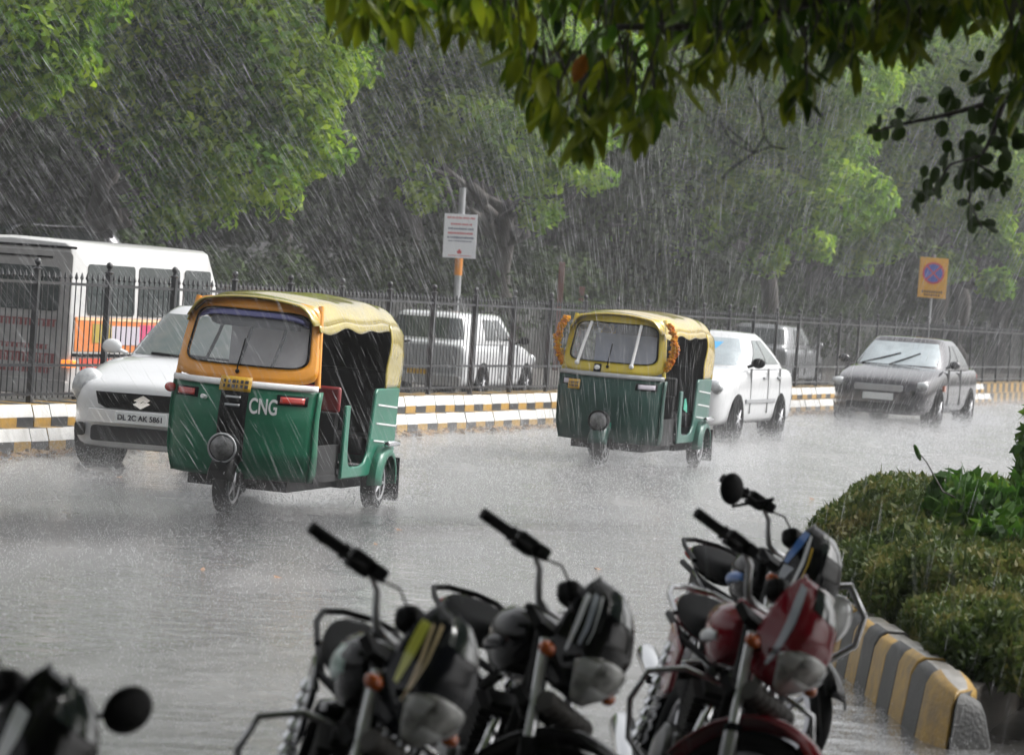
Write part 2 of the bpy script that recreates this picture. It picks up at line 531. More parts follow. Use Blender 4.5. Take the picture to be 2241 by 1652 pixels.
def link(name, me, parent=None):
    o = bpy.data.objects.new(name, me)
    col.objects.link(o)
    o.parent = parent
    return o


def lettering(name, body, size, material, parent, M_, align='CENTER', extrude=0.002):
    cu = bpy.data.curves.new(name, 'FONT')
    cu.body = body
    cu.size = size
    cu.align_x = align
    cu.align_y = 'CENTER'
    cu.extrude = extrude
    cu.offset = size * 0.02
    tmp = bpy.data.objects.new(name, cu)
    col.objects.link(tmp)
    dg = bpy.context.evaluated_depsgraph_get()
    me = bpy.data.meshes.new_from_object(tmp.evaluated_get(dg))
    bpy.data.objects.remove(tmp)
    me.name = name
    me.materials.clear()
    me.materials.append(material)
    o = link(name, me, parent)
    o.matrix_local = M_
    return o


# ------------------------------------------------------------------ the fence line (the median runs away to the right)
F0 = Vector((-4.46, 34.3, 0))
FD = Vector((0.3036, 0.9528, 0))            # along the road
FN = Vector((-0.9528, 0.3036, 0))           # away from us, across the road


def along(t, off=0.0, z=0.0):
    return F0 + FD * t + FN * off + Vector((0, 0, z))


ROAD_A = math.atan2(FD.x, FD.y)             # road heading, clockwise from +Y

# ------------------------------------------------------------------ ground, roads
def sheet(name, pts, z, m, kind='structure'):
    mb = MB()
    mb.add([(p[0], p[1], z) for p in pts], [tuple(range(len(pts)))])
    return tag(mb.build(name, m, fix=False), kind=kind)


sheet('ground', [(-125, -40), (125, -40), (125, 200), (-125, 200)], -0.02, M['earth'])


def strip(name, off0, off1, t0, t1, z, m):
    a, b, c, d = along(t0, off0), along(t1, off0), along(t1, off1), along(t0, off1)
    return sheet(name, [a, b, c, d], z, m)


strip('road', 0.05, -34.0, -75, 150, 0.0, M['road'])
strip('far_road', 0.45, 6.6, -75, 150, -0.004, M['road'])
mb = MB()
for z0, z1, o0, o1 in ((-0.02, 0.13, 6.6, 9.4),):
    a, b, c, d = along(-75, o0, z0), along(150, o0, z0), along(150, o1, z0), along(-75, o1, z0)
    up = Vector((0, 0, z1 - z0))
    mb.add([a, b, c, d, a + up, b + up, c + up, d + up], [(0, 1, 5, 4), (4, 5, 6, 7), (2, 3, 7, 6), (3, 0, 4, 7), (1, 2, 6, 5)])
tag(mb.build('pavement', M['pave']), kind='structure')

# ------------------------------------------------------------------ median kerb: two tiers of striped stones with white tops
kerb = thing('median_kerb', 'stepped median kerb striped yellow and black with white painted edges', 'kerb')
kerb['kind'] = 'structure'
del kerb['category']
KL = 0.38


def kerb_stone_mesh(name, h, hw, depth, material):
    """front face to h, white slanted lip to h+hw; stone runs along local x, local y goes away from the road."""
    g = 0.006
    x0, x1 = g, KL - g
    prof = [(0.0, -0.02), (0.0, h), (0.035, h + hw), (depth, h + hw), (depth, -0.02)]
    n = len(prof)
    vs = [(x0, y, z) for y, z in prof] + [(x1, y, z) for y, z in prof]
    fs = [(i, i + 1, i + 1 + n, i + n) for i in range(n - 1)] + [tuple(range(n - 1, -1, -1)), tuple(range(n, 2 * n))]
    me = bpy.data.meshes.new(name)
    me.from_pydata(vs, [], fs)
    me.materials.append(material)
    me.materials.append(M['white_kerb'])
    for i, p in enumerate(me.polygons):
        if i == 1:
            p.material_index = 1
    return me


km = {}
for tier, (h, hw, dep) in enumerate(((0.115, 0.12, 0.16), (0.32, 0.12, 0.5))):
    for c in ('yellow', 'black'):
        km[tier, c] = kerb_stone_mesh('kerb_stone', h, hw, dep, M[c + '_kerb'])
rot_k = Matrix(((FD.x, FN.x, 0, 0), (FD.y, FN.y, 0, 0), (0, 0, 1, 0), (0, 0, 0, 1)))
n0, n1 = -16, 132
count = 0
for tier in (0, 1):
    for i in range(n0, n1):
        c = 'yellow' if i % 2 else 'black'
        jit = rnd.uniform(-0.006, 0.006)
        p = along(i * KL, 0.0 + 0.17 * tier + jit, rnd.uniform(-0.006, 0.004))
        share(km[tier, c], 'kerb_stone', kerb, Matrix.Translation(p) @ rot_k)
for c, par in (('yellow', 1), ('black', 0)):
    mb = MB()
    for i in range(n1, 330):
        if i % 2 == par:
            for tier, (h, hw, dep) in enumerate(((0.115, 0.12, 0.16), (0.32, 0.12, 0.5))):
                a = along(i * KL, 0.17 * tier)
                q = [a, a + FD * KL, a + FD * KL + FN * dep, a + FN * dep]
                mb.add([*q, *[p + Vector((0, 0, h + hw)) for p in q]], [(0, 1, 5, 4), (4, 5, 6, 7)])
    tag(mb.build('kerb_stone', M[c + '_kerb'], kerb), kind='stuff')

# ------------------------------------------------------------------ fence on the median
fence = thing('fence', 'long black iron picket fence with spear points along the median', 'fence')
FO = 0.42                                    # offset behind the kerb face
mb = MB()
mb.box((0, 0, 0.96), (0.052, 0.052, 1.52))
mb.lathe((0, 0, 1.72), (0, 0, 1), [(0.035, 0), (0.05, 0.012), (0.02, 0.03), (0.02, 0.045)], 10)
post0 = mb.build('post', M['fence'], fence)
mb = MB()
mb.ell((0, 0, 1.80), (0.034, 0.034, 0.036), 12, 8)
fin0 = mb.build('finial', M['fence'], post0)
mb = MB()
mb.box((0, 0, 1.06), (0.010, 0.010, 1.16))
mb.lathe((0, 0, 1.64), (0, 0, 1), [(0.006, 0), (0.02, 0.02), (0.004, 0.075)], 6)
picket_me = mb.build('picket', M['fence'], fence)
PS = 1.68
first = True
pick = []
for i in range(-4, 52):
    t = -0.9 + i * PS
    base = along(t, FO)
    Mx = Matrix.Translation(base) @ rot_k
    if first:
        post0.matrix_local = Mx
        first = False
    else:
        q = share(post0, 'post', fence, Mx)
        share(fin0, 'finial', q)
    for k in range(1, 13):
        pick.append(Matrix.Translation(along(t + PS * k / 13, FO)) @ rot_k)
first = True
rest = MB()
for i, Mx in enumerate(pick):
    if i < 300:
        if first:
            picket_me.matrix_local = Mx
            first = False
        else:
            share(picket_me, 'picket', fence, Mx)
    else:
        rest.M = Mx
        rest.box((0, 0, 1.06), (0.010, 0.010, 1.16))
        rest.lathe((0, 0, 1.64), (0, 0, 1), [(0.006, 0), (0.02, 0.02), (0.004, 0.075)], 5)
tag(rest.build('picket', M['fence'], fence), kind='stuff')
for z in (1.60, 0.80, 0.52):
    mb = MB()
    a, b = along(-0.9 - 4 * PS, FO), along(-0.9 + 52 * PS, FO)
    mb.M = Matrix.Translation(a) @ rot_k
    mb.box((28 * PS, 0, z), (56 * PS, 0.028, 0.028))
    mb.build('rail', M['fence'], fence)

# ------------------------------------------------------------------ boundary wall beyond the far road
wl_ = thing('boundary_wall', 'low dark stained wall along the far side of the road under the trees', 'wall')
mb = MB(Matrix.Translation(along(0, 9.5)) @ rot_k)
mb.box((40, 0.15, 0.75), (230, 0.3, 1.5))
mb.build('wall_body', M['wall'], wl_)
mb = MB(Matrix.Translation(along(0, 9.5)) @ rot_k)
mb.box((40, 0.15, 1.54), (230, 0.42, 0.07))
mb.build('coping', M['wall'], wl_, bevel=0.01)


# ------------------------------------------------------------------ wheels
def wheel(parent, c, rad, w, side, spokes=6, name='wheel', rim_m=None):
    """side +1: outer face towards +x."""
    x, y, z = c
    mb = MB()
    hw = w / 2
    mb.lathe(c, (1, 0, 0), [(rad * 0.62, -hw), (rad * 0.9, -hw), (rad * 0.985, -hw * 0.8), (rad, -hw * 0.4), (rad, hw * 0.4), (rad * 0.985, hw * 0.8), (rad * 0.9, hw), (rad * 0.62, hw)], 32)
    wh = mb.build(name, M['rubber'], parent, 50)
    mb = MB()
    ox = x + side * (hw * 0.75)
    mb.lathe((ox, y, z), (side, 0, 0), [(rad * 0.66, -0.03), (rad * 0.66, 0.02), (rad * 0.56, 0.015), (rad * 0.54, -0.03)], 28)
    for k in range(spokes):
        a = 2 * PI * k / spokes
        d = Vector((0, math.cos(a), math.sin(a)))
        q = Vector((ox, y, z))
        mb.tube([q, q + d * rad * 0.58], [rad * 0.13, rad * 0.08], 6)
    mb.lathe((ox, y, z), (side, 0, 0), [(rad * 0.2, -0.03), (rad * 0.2, 0.01), (rad * 0.12, 0.02)], 16)
    mb.build('rim', rim_m or M['alloy'], wh, 40)
    mb = MB()
    mb.lathe((x + side * hw * 0.5, y, z), (side, 0, 0), [(rad * 0.6, -0.01), (rad * 0.6, 0.0)], 24)
    mb.build('hub', M['black_plastic'], wh)
    return wh


# ------------------------------------------------------------------ auto-rickshaw
def interp(tab, z):
    if z <= tab[0][0]:
        return tab[0][1]
    for (z0, a), (z1, b) in zip(tab, tab[1:]):
        if z <= z1:
            t = (z - z0) / (z1 - z0)
            return a + (b - a) * t
    return tab[-1][1]


def make_auto(label, loc, yaw, v):
    root = thing('auto_rickshaw', label, 'auto rickshaw', loc, (0, v.get('roll', 0), yaw), 'auto rickshaws driving on the wet road')
    W_ = [(0.25, 0.535), (0.45, 0.57), (0.97, 0.575), (1.10, 0.57), (1.66, 0.50)]
    YC = [(0.25, 0.04), (0.45, -0.02), (0.75, -0.03), (0.97, 0.02), (1.10, 0.07), (1.66, 0.30)]
    DP = [(0.25, 0.24), (0.97, 0.25), (1.10, 0.19), (1.66, 0.12)]

    def F(u, z, off=0.0):
        w, y0, d = interp(W_, z), interp(YC, z), interp(DP, z)
        s = abs(u) ** 2.3
        y = y0 + d * s
        nx = u * 0.6 * off
        return Vector((u * w + nx, y - off, z))

    grn, side, frame, vin = v['green'], v['side'], v['frame'], v['vinyl']
    # apron
    mb = MB()
    mb.grid(lambda a, b: F(a * 2 - 1, 0.27 + b * 0.70), 28, 14)
    apron = mb.build('front_apron', grn, root, 180, solid=-0.02)
    # rounded apron flank running back to the door pillar
    for s in (-1, 1):
        mb = MB()

        def flank(a, b, s=s):
            z = 0.27 + b * 0.70
            p = F(s, z)
            back = 0.10 + 0.10 * (1 - b) ** 2
            return Vector((p.x + s * 0.012 * math.sin(a * PI), p.y + a * back, z))
        mb.grid(flank, 5, 10)
        mb.build('apron_flank', grn, root, 180, solid=0.015)
    # white trim strip
    mb = MB()
    mb.grid(lambda a, b: F(a * 2 - 1, 0.965 + b * 0.05, 0.014 + 0.008 * math.sin(b * PI)), 28, 3)
    mb.build('trim_strip', v['trim'], root, 180, solid=-0.012)
    # windscreen frame: band, pillars and header with a rounded opening
    z0, z1 = 1.012, 1.635
    zc, zh = (1.125 + 1.555) / 2, (1.555 - 1.125) / 2
    N = 72

    def ray_pts(hu, hz, e, cu, cz):
        out = []
        for k in range(N):
            a = 2 * PI * (k + 0.5) / N
            ca, sa = math.cos(a), math.sin(a)
            if e is None:
                t = min(hu / abs(ca) if abs(ca) > 1e-9 else 1e9, hz / abs(sa) if abs(sa) > 1e-9 else 1e9)
                out.append((cu + ca * t, cz + sa * t))
            else:
                t = (abs(ca / hu) ** e + abs(sa / hz) ** e) ** (-1 / e)
                out.append((cu + ca * t, cz + sa * t))
        return out
    zsc = 0.32

    def mapz(zn):
        return zn
    # work in (u, z) with z scaled so corners sample evenly
    outer = ray_pts(1.0, 1.0, 9.0, 0, 0)
    inner = ray_pts(0.885, 1.0, 7.0, 0, 0)

    def mo(p):
        u, q = p
        return F(u, z0 + (q + 1) / 2 * (z1 - z0))

    def mi(p, sh=1.0, off=0.0):
        u, q = p
        return F(u * sh, zc + q * zh * sh, off)
    mb = MB()
    rings = [[mo(p) for p in outer]]
    for t in (0.35, 0.7, 1.0):
        ring = []
        for po, pi in zip(outer, inner):
            zo = z0 + (po[1] + 1) / 2 * (z1 - z0)
            zi = zc + pi[1] * zh
            ring.append(F(po[0] * (1 - t) + pi[0] * t, zo * (1 - t) + zi * t))
        rings.append(ring)
    mb.loft(rings, False)
    fr = mb.build('windscreen_frame', frame, root, 60, solid=-0.025)
    mb = MB()
    mb.loft([[mi(p, 1.0, 0.006) for p in inner], [mi(p, 0.985, 0.012) for p in inner], [mi(p, 0.965, 0.004) for p in inner]], False)
    mb.build('gasket', M['black_plastic'], fr, 60, solid=-0.012)
    mb = MB()
    rings = [[mi(p, q, -0.004) for p in inner] for q in (0.985, 0.8, 0.6, 0.4, 0.2, 0.02)]
    mb.loft(rings, False)
    ws = mb.build('windscreen', M['auto_glass'], root, 180)
    # side pillars
    for s in (-1, 1):
        mb = MB()
        mb.tube([F(s, 1.0) + Vector((-s * 0.01, 0.02, 0)), F(s, 1.3) + Vector((-s * 0.01, 0.02, 0)), F(s, 1.62) + Vector((-s * 0.01, 0.02, 0))], 0.024, 8)
        mb.build('pillar', frame, root, 60)
    # roof hood
    def roof(a, b):
        x = a * 2 - 1
        y = 0.22 + b * 2.28
        wid = 0.535 + 0.085 * min(1, b * 2.2)
        zc_ = 1.705 - 0.05 * (1 - min(1, b * 6)) - 0.012 * math.sin(b * PI * 4) ** 2 - 0.10 * max(0, (b - 0.86) / 0.14) ** 2
        sag = 0.022 * math.sin(b * PI * 3.0) ** 2
        q = abs(x)
        zz = zc_ - (0.075) * q ** 2 - 0.11 * max(0, (q - 0.72) / 0.28) ** 1.6 - sag * q
        xx = wid * (x if q < 0.85 else math.copysign(0.85 + (q - 0.85) * 0.75, x))
        return Vector((xx, y, zz))
    mb = MB()
    mb.grid(roof, 28, 40)
    hood = mb.build('hood', vin, root, 180, solid=-0.012)
    # rear curtain and side curtains
    def rear(a, b):
        p = roof(a, 1.0)
        z = p.z + (0.98 - p.z) * b
        return Vector((p.x * (1 + 0.03 * b), 2.5 + 0.05 * math.sin(b * PI), z))
    mb = MB()
    mb.grid(rear, 16, 10)
    mb.build('rear_curtain', vin, root, 180, solid=-0.01)
    for s in (-1, 1):
        mb = MB()

        def sidec(a, b, s=s):
            y = 2.06 + a * 0.44
            bb = (y - 0.22) / 2.28
            p = roof(0.5 + s * 0.5, bb)
            z = p.z + (0.985 - p.z) * b
            return Vector((p.x + s * (0.012 * math.sin(b * 7) * (1 - a) + 0.02 * math.sin(b * PI)), y, z))
        mb.grid(sidec, 8, 14)
        mb.build('side_curtain', vin, root, 180, solid=0.008)
        mb = MB()

        def valance(a, b, s=s):
            bb = 0.04 + a * 0.77
            p = roof(0.5 + s * 0.5, bb)
            return Vector((p.x + s * 0.012 * b, p.y, p.z - b * (0.05 + 0.025 * math.sin(a * PI * 3) ** 2)))
        mb.grid(valance, 30, 3)
        mb.build('hood_valance', vin, root, 180, solid=0.006)
    # body side: partition strip, sill and rear quarter in one U-shaped pressing
    poly = [(0.98, 0.28), (1.72, 0.28), (2.48, 0.36), (2.50, 0.985), (1.84, 0.985), (1.80, 0.95), (1.74, 0.62), (1.70, 0.47), (1.62, 0.395), (1.5, 0.37), (1.22, 0.37),
            (1.15, 0.40), (1.115, 0.48), (1.10, 0.62), (1.10, 0.86), (0.98, 0.86)]
    for s in (-1, 1):
        mb = MB()
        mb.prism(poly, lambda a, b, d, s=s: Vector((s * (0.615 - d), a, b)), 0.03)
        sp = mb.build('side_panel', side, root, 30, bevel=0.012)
        for zz, l0 in ((0.84, 1.86), (0.69, 1.85), (0.55, 1.82)):
            mb = MB()
            mb.box((s * 0.618, (l0 + 2.45) / 2, zz), (0.008, 2.45 - l0, 0.013), (-3, 0, 0))
            mb.build('stripe', M['white_trim'], sp)
        # driver foot-well side, dark
        mb = MB()
        mb.box((s * 0.55, 0.68, 0.42), (0.03, 0.66, 0.26))
        mb.build('footwell_side', M['dark_inside'], root)
        # rear mudguard bulge
        mb = MB()
        rings = []
        for i in range(13):
            a = R(-8 + i * 196 / 12)
            rr = 0.275
            cy, cz = 2.08 + math.cos(a) * rr * 1.05, 0.24 + math.sin(a) * rr
            rings.append([Vector((s * 0.60, cy, cz)), Vector((s * 0.665, cy, cz + 0.004)), Vector((s * 0.69, 2.08 + math.cos(a) * (rr - 0.03), 0.24 + math.sin(a) * (rr - 0.03))),
                          Vector((s * 0.695, 2.08 + math.cos(a) * (rr - 0.07), 0.24 + math.sin(a) * (rr - 0.07)))])
        mb.loft(rings, False, closed=False)
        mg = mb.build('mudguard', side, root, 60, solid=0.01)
        mb = MB()
        mb.box((s * 0.70, 2.10, 0.545), (0.055, 0.34, 0.045), (0, 0, 0))
        mb.build('bumper_bar', M['chrome'], root, bevel=0.012)
        mb = MB()
        mb.box((s * 0.60, 2.40, 0.24), (0.2, 0.02, 0.36), (8, 0, 0))
        mb.build('mud_flap', M['rubber'], root)
        wheel(root, (s * 0.575, 2.08, 0.215), 0.215, 0.11, s, 5)
    # rear panel
    mb = MB()
    mb.box((0, 2.49, 0.66), (1.2, 0.04, 0.66))
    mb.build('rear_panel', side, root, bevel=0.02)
    # floor, seats, lining
    mb = MB()
    mb.box((0, 1.42, 0.29), (1.14, 2.1, 0.05))
    mb.build('floor_pan', M['dark_inside'], root)
    mb = MB()
    mb.box((0, 0.98, 0.55), (1.1, 0.05, 0.5))
    mb.box((0.0, 0.74, 0.56), (0.5, 0.42, 0.12))
    mb.build('driver_seat', M['dark_inside'], root, bevel=0.02)
    mb = MB()
    mb.box((0.16, 0.93, 0.90), (0.82, 0.06, 0.20))
    mb.build('driver_backrest', v['back'], root, bevel=0.02)
    mb = MB()
    mb.box((0, 2.02, 0.52), (1.1, 0.6, 0.16))
    mb.box((0, 2.34, 0.84), (1.1, 0.12, 0.55), (-8, 0, 0))
    mb.build('passenger_seat', M['dark_inside'], root, bevel=0.03)
    mb = MB()
    mb.grid(lambda a, b: roof(0.04 + a * 0.92, 0.05 + b * 0.93) - Vector((0, 0, 0.03)), 12, 20)
    mb.grid(lambda a, b: Vector(((a * 2 - 1) * 0.55, 2.47, 0.98 + b * 0.58)), 4, 4)
    mb.build('hood_lining', M['dark_inside'], root, 180, solid=-0.004)
    mb = MB()
    mb.box((v.get('sheet_x', -0.16), 1.30, 1.19), (v.get('sheet_w', 0.66), 0.012, 0.46))
    mb.build('cab_curtain', v['curtain'], root)
    # windscreen bars, mirror, visor film
    for u, tp in v['bars']:
        mb = MB()
        mb.tube([F(u, 1.13, -0.05), F(u + tp, 1.34, -0.05), F(u + tp * 1.6, 1.54, -0.05)], 0.015, 6)
        mb.build('cab_bar', M['black_plastic'], root)
    if v.get('mirror'):
        mb = MB()
        mb.ell(F(-0.60, 1.455, -0.06), (0.055, 0.02, 0.032), 14, 8)
        mb.build('cab_mirror', M['black_plastic'], root)
        mb = MB()
        mb.grid(lambda a, b: F(-0.84 + a * 1.68, 1.50 + b * 0.045 - 0.05 * abs(a * 2 - 1) ** 6, 0.018), 24, 3)
        mb.build('visor', M['visor'], root, 180, solid=-0.006)
        mb = MB()
        mb.grid(lambda a, b: F(-0.55 + a * 1.3, 1.42 + b * 0.10, -0.02), 16, 2)
        mb.build('sun_shade', M['dark_inside'], root, 180, solid=-0.004)
    for q in v.get('rods', ()):
        (ua, za), (ub, zb) = q
        mb = MB()
        mb.tube([F(ua, za, 0.03), F((ua + ub) / 2, (za + zb) / 2, 0.04), F(ub, zb, 0.03)], 0.017, 8)
        mb.ell(F(ua, za, 0.035), (0.028, 0.02, 0.028), 10, 6)
        rod = mb.build('white_rod', M['white_trim'], root)
    # wiper
    mb = MB()
    mb.tube([F(-0.02, 1.085, 0.02), F(-0.02, 1.11, 0.035), F(0.0, 1.33, 0.022)], 0.006, 6)
    mb.ell(F(-0.02, 1.08, 0.02), (0.018, 0.018, 0.018), 10, 6)
    mb.build('wiper', M['black_plastic'], root)
    # nose: black centre panel, badge bars, headlamp on the front mudguard
    if v.get('centre'):
        mb = MB()
        mb.grid(lambda a, b: F(-0.19 + a * 0.38, 0.42 + b * 0.53, 0.012 + 0.02 * math.sin(a * PI)), 8, 10)
        cp = mb.build('nose_panel', M['black_plastic'], root, 180, solid=-0.012)
        for zz in (0.875, 0.815):
            mb = MB()
            mb.grid(lambda a, b, zz=zz: F(-0.10 + a * 0.2, zz + b * 0.018, 0.042), 6, 1)
            mb.build('badge_bar', M['grey_paint'], cp, 180, solid=-0.006)
    mb = MB()
    c = Vector((0, -0.17, 0.50))
    mb.lathe(c, (0, -1, -0.06), [(0.05, -0.16), (0.10, -0.10), (0.112, 0.0), (0.115, 0.03), (0.102, 0.035)], 28)
    hl = mb.build('headlight', M['black_plastic'], root, 40)
    mb = MB()
    mb.lathe(c, (0, -1, -0.06), [(0.101, 0.028), (0.08, 0.05), (0.045, 0.062), (0.005, 0.066)], 24)
    mb.build('lens', M['lamp_dark'], hl, 60)
    mb = MB()
    mb.torus(c + Vector((0, -0.032, -0.002)), (0, -1, -0.06), 0.108, 0.009, 30, 8)
    mb.build('chrome_ring', v['ring'], hl, 60)
    # front mudguard + wheel
    mb = MB()
    rings = []
    for i in range(13):
        a = R(10 + i * 150 / 12)
        ring = []
        for k in range(9):
            x = -0.10 + 0.2 * k / 8
            rr = 0.265 - 0.55 * (x / 0.10) ** 2 * 0.05 - (0.05 if abs(x) > 0.099 else 0)
            ring.append(Vector((x, -math.cos(a) * rr, 0.215 + math.sin(a) * rr)))
        rings.append(ring)
    mb.loft(rings, False, closed=False)
    mb.build('front_mudguard', v['guard'], root, 60, solid=0.008)
    wheel(root, (0, 0, 0.215), 0.215, 0.11, 1, 5)
    mb = MB()
    mb.tube([(0.09, 0.0, 0.215), (0.09, 0.10, 0.42)], 0.025, 8)
    mb.tube([(-0.09, 0.0, 0.215), (-0.09, 0.10, 0.42)], 0.025, 8)
    mb.box((0, 0.2, 0.26), (0.3, 0.3, 0.08))
    mb.build('front_suspension', M['black_plastic'], root)
    # underside
    mb = MB()
    mb.box((0, 1.2, 0.22), (0.8, 1.9, 0.08))
    mb.box((0, 1.9, 0.24), (0.9, 0.6, 0.14))
    mb.build('chassis', M['black_plastic'], root)
    # lamps
    for s in (-1, 1):
        mb = MB()
        mb.grid(lambda a, b, s=s: F(s * (0.55 + a * 0.36), 0.855 + b * 0.075, 0.012), 8, 3)
        lh = mb.build('lamp_housing', M['black_plastic'], root, 180, solid=-0.03)
        mb = MB()
        mb.grid(lambda a, b, s=s: F(s * (0.59 + a * 0.28), 0.868 + b * 0.048, 0.022), 8, 3)
        mb.build('lens', v['lamp'], lh, 180, solid=-0.012)
    if v.get('ear'):
        mb = MB()
        mb.ell(F(-1.0, 0.90) + Vector((-0.03, 0.0, 0)), (0.05, 0.04, 0.038), 12, 8)
        mb.build('side_lamp', M['red_lens'], root)
        mb = MB()
        mb.tube([F(-0.42, 0.86, 0.0), F(-0.42, 0.868, 0.05)], 0.018, 8)
        mb.build('nozzle', M['white_trim'], root)
    # yellow number plate
    pu, pz, pw, ph = v['plate']
    mb = MB()
    mb.grid(lambda a, b: F(pu - pw + a * 2 * pw, pz - ph + b * 2 * ph, 0.035), 4, 3)
    pl = mb.build('number_plate', M['plate_yellow'], root, 180, solid=-0.01)
    mb = MB()
    for row in (0.3, -0.35):
        for k in range(6):
            u0 = pu + (-0.75 + k * 0.27) * pw
            zz = pz + row * ph
            mb.grid(lambda a, b, u0=u0, zz=zz, k=k: F(u0 + a * pw * (0.12 + 0.05 * (k % 3)), zz - ph * 0.22 + b * ph * 0.45, 0.040), 1, 1)
    mb.build('plate_marks', M['ink'], pl, 180)
    return root, F


autoA = dict(roll=1.4, green=M['auto_green'], side=M['auto_green_side'], frame=M['auto_orange'], vinyl=M['vinyl_khaki'], trim=M['white_trim'], back=M['red_vinyl'], curtain=M['grey_vinyl'],
             bars=[(-0.60, 0.10), (-0.06, 0.06), (0.42, 0.10)], mirror=True, centre=True, ring=M['galv'], guard=M['black_plastic'], lamp=M['red_lens'], ear=True, plate=(0.0, 0.985, 0.21, 0.055))
a1, Fa = make_auto('green auto rickshaw with orange windscreen frame, khaki hood and white CNG letters', (-2.12, 27.85, 0), -13.5, autoA)
p = Fa(0.40, 0.825, 0.016)
Mx = Matrix.Translation(p) @ Matrix.Rotation(R(14), 4, 'Z') @ Matrix.Rotation(R(90), 4, 'X')
lettering('lettering', 'CNG', 0.165, M['white_trim'], a1, Mx @ Matrix.Diagonal((0.60, 1, 1, 1)), extrude=0.006)

autoB = dict(roll=1.0, green=M['auto_dkgreen'], side=M['auto_dkside'], frame=M['auto_yellow'], vinyl=M['vinyl_yellow'], trim=M['galv'], back=M['dark_inside'], curtain=M['blue_vinyl'], sheet_w=0.8, sheet_x=-0.08,
             bars=[], mirror=False, centre=False, ring=M['black_plastic'], guard=M['auto_dkgreen'], lamp=M['ad_pale'], ear=False, plate=(-0.62, 0.865, 0.12, 0.052),
             rods=[((-0.62, 1.10), (-0.52, 1.55)), ((0.42, 1.10), (0.52, 1.55))])
a2, Fb = make_auto('dark green auto rickshaw with yellow frame, marigold garlands and two white windscreen rods', (1.0, 39.4, 0), -15.5, autoB)
# emblem, stickers
mb = MB()
mb.grid(lambda a, b: Fb(-0.28 + a * 0.14, 1.02 + b * 0.085, 0.018), 4, 4)
em = mb.build('emblem', M['black_plastic'], a2, 180, solid=-0.01)
mb = MB()
mb.ell(Fb(-0.21, 1.063, 0.024), (0.032, 0.008, 0.026), 14, 8)
mb.build('emblem_face', M['white_trim'], em)
mb = MB()
mb.grid(lambda a, b: Fb(-0.10 + a * 0.28, 0.40 + b * 0.085, 0.012), 6, 3)
mb.build('sticker', M['teal'], a2, 180)
mb = MB()
mb.prism([(1.12, 0.66), (1.30, 0.62), (1.28, 0.70), (1.20, 0.78), (1.14, 0.77)], lambda a, b, d: Vector((0.626 - d, a, b)), 0.008)
mb.build('side_sticker', M['teal'], a2)
# marigold garlands hung on both mirrors of the second rickshaw
for s in (-1, 1):
    pts = []
    base = Fb(s, 1.33) + Vector((s * 0.03, -0.02, 0))
    for k in range(260):
        t = rnd.uniform(-0.5, 0.5)
        bulge = 0.085 * math.cos(t * PI)
        q = base + Vector((s * (bulge + rnd.gauss(0, 0.017)), rnd.gauss(0, 0.022), t * 0.50 + rnd.gauss(0, 0.012)))
        pts.append(q)
    mb = MB()
    for q in pts:
        mb.ell(q, (0.018, 0.018, 0.016), 6, 4, (rnd.uniform(0, 90), 0, 0))
    g = mb.build('garland', M['marigold'], None, 180)
    g.matrix_world = Matrix.Translation(a2.location) @ a2.rotation_euler.to_matrix().to_4x4()
    tag(g, 'orange marigold garland on the %s edge of the yellow windscreen frame' % ('left' if s < 0 else 'right'), 'garland', 'marigold garlands on the second rickshaw')


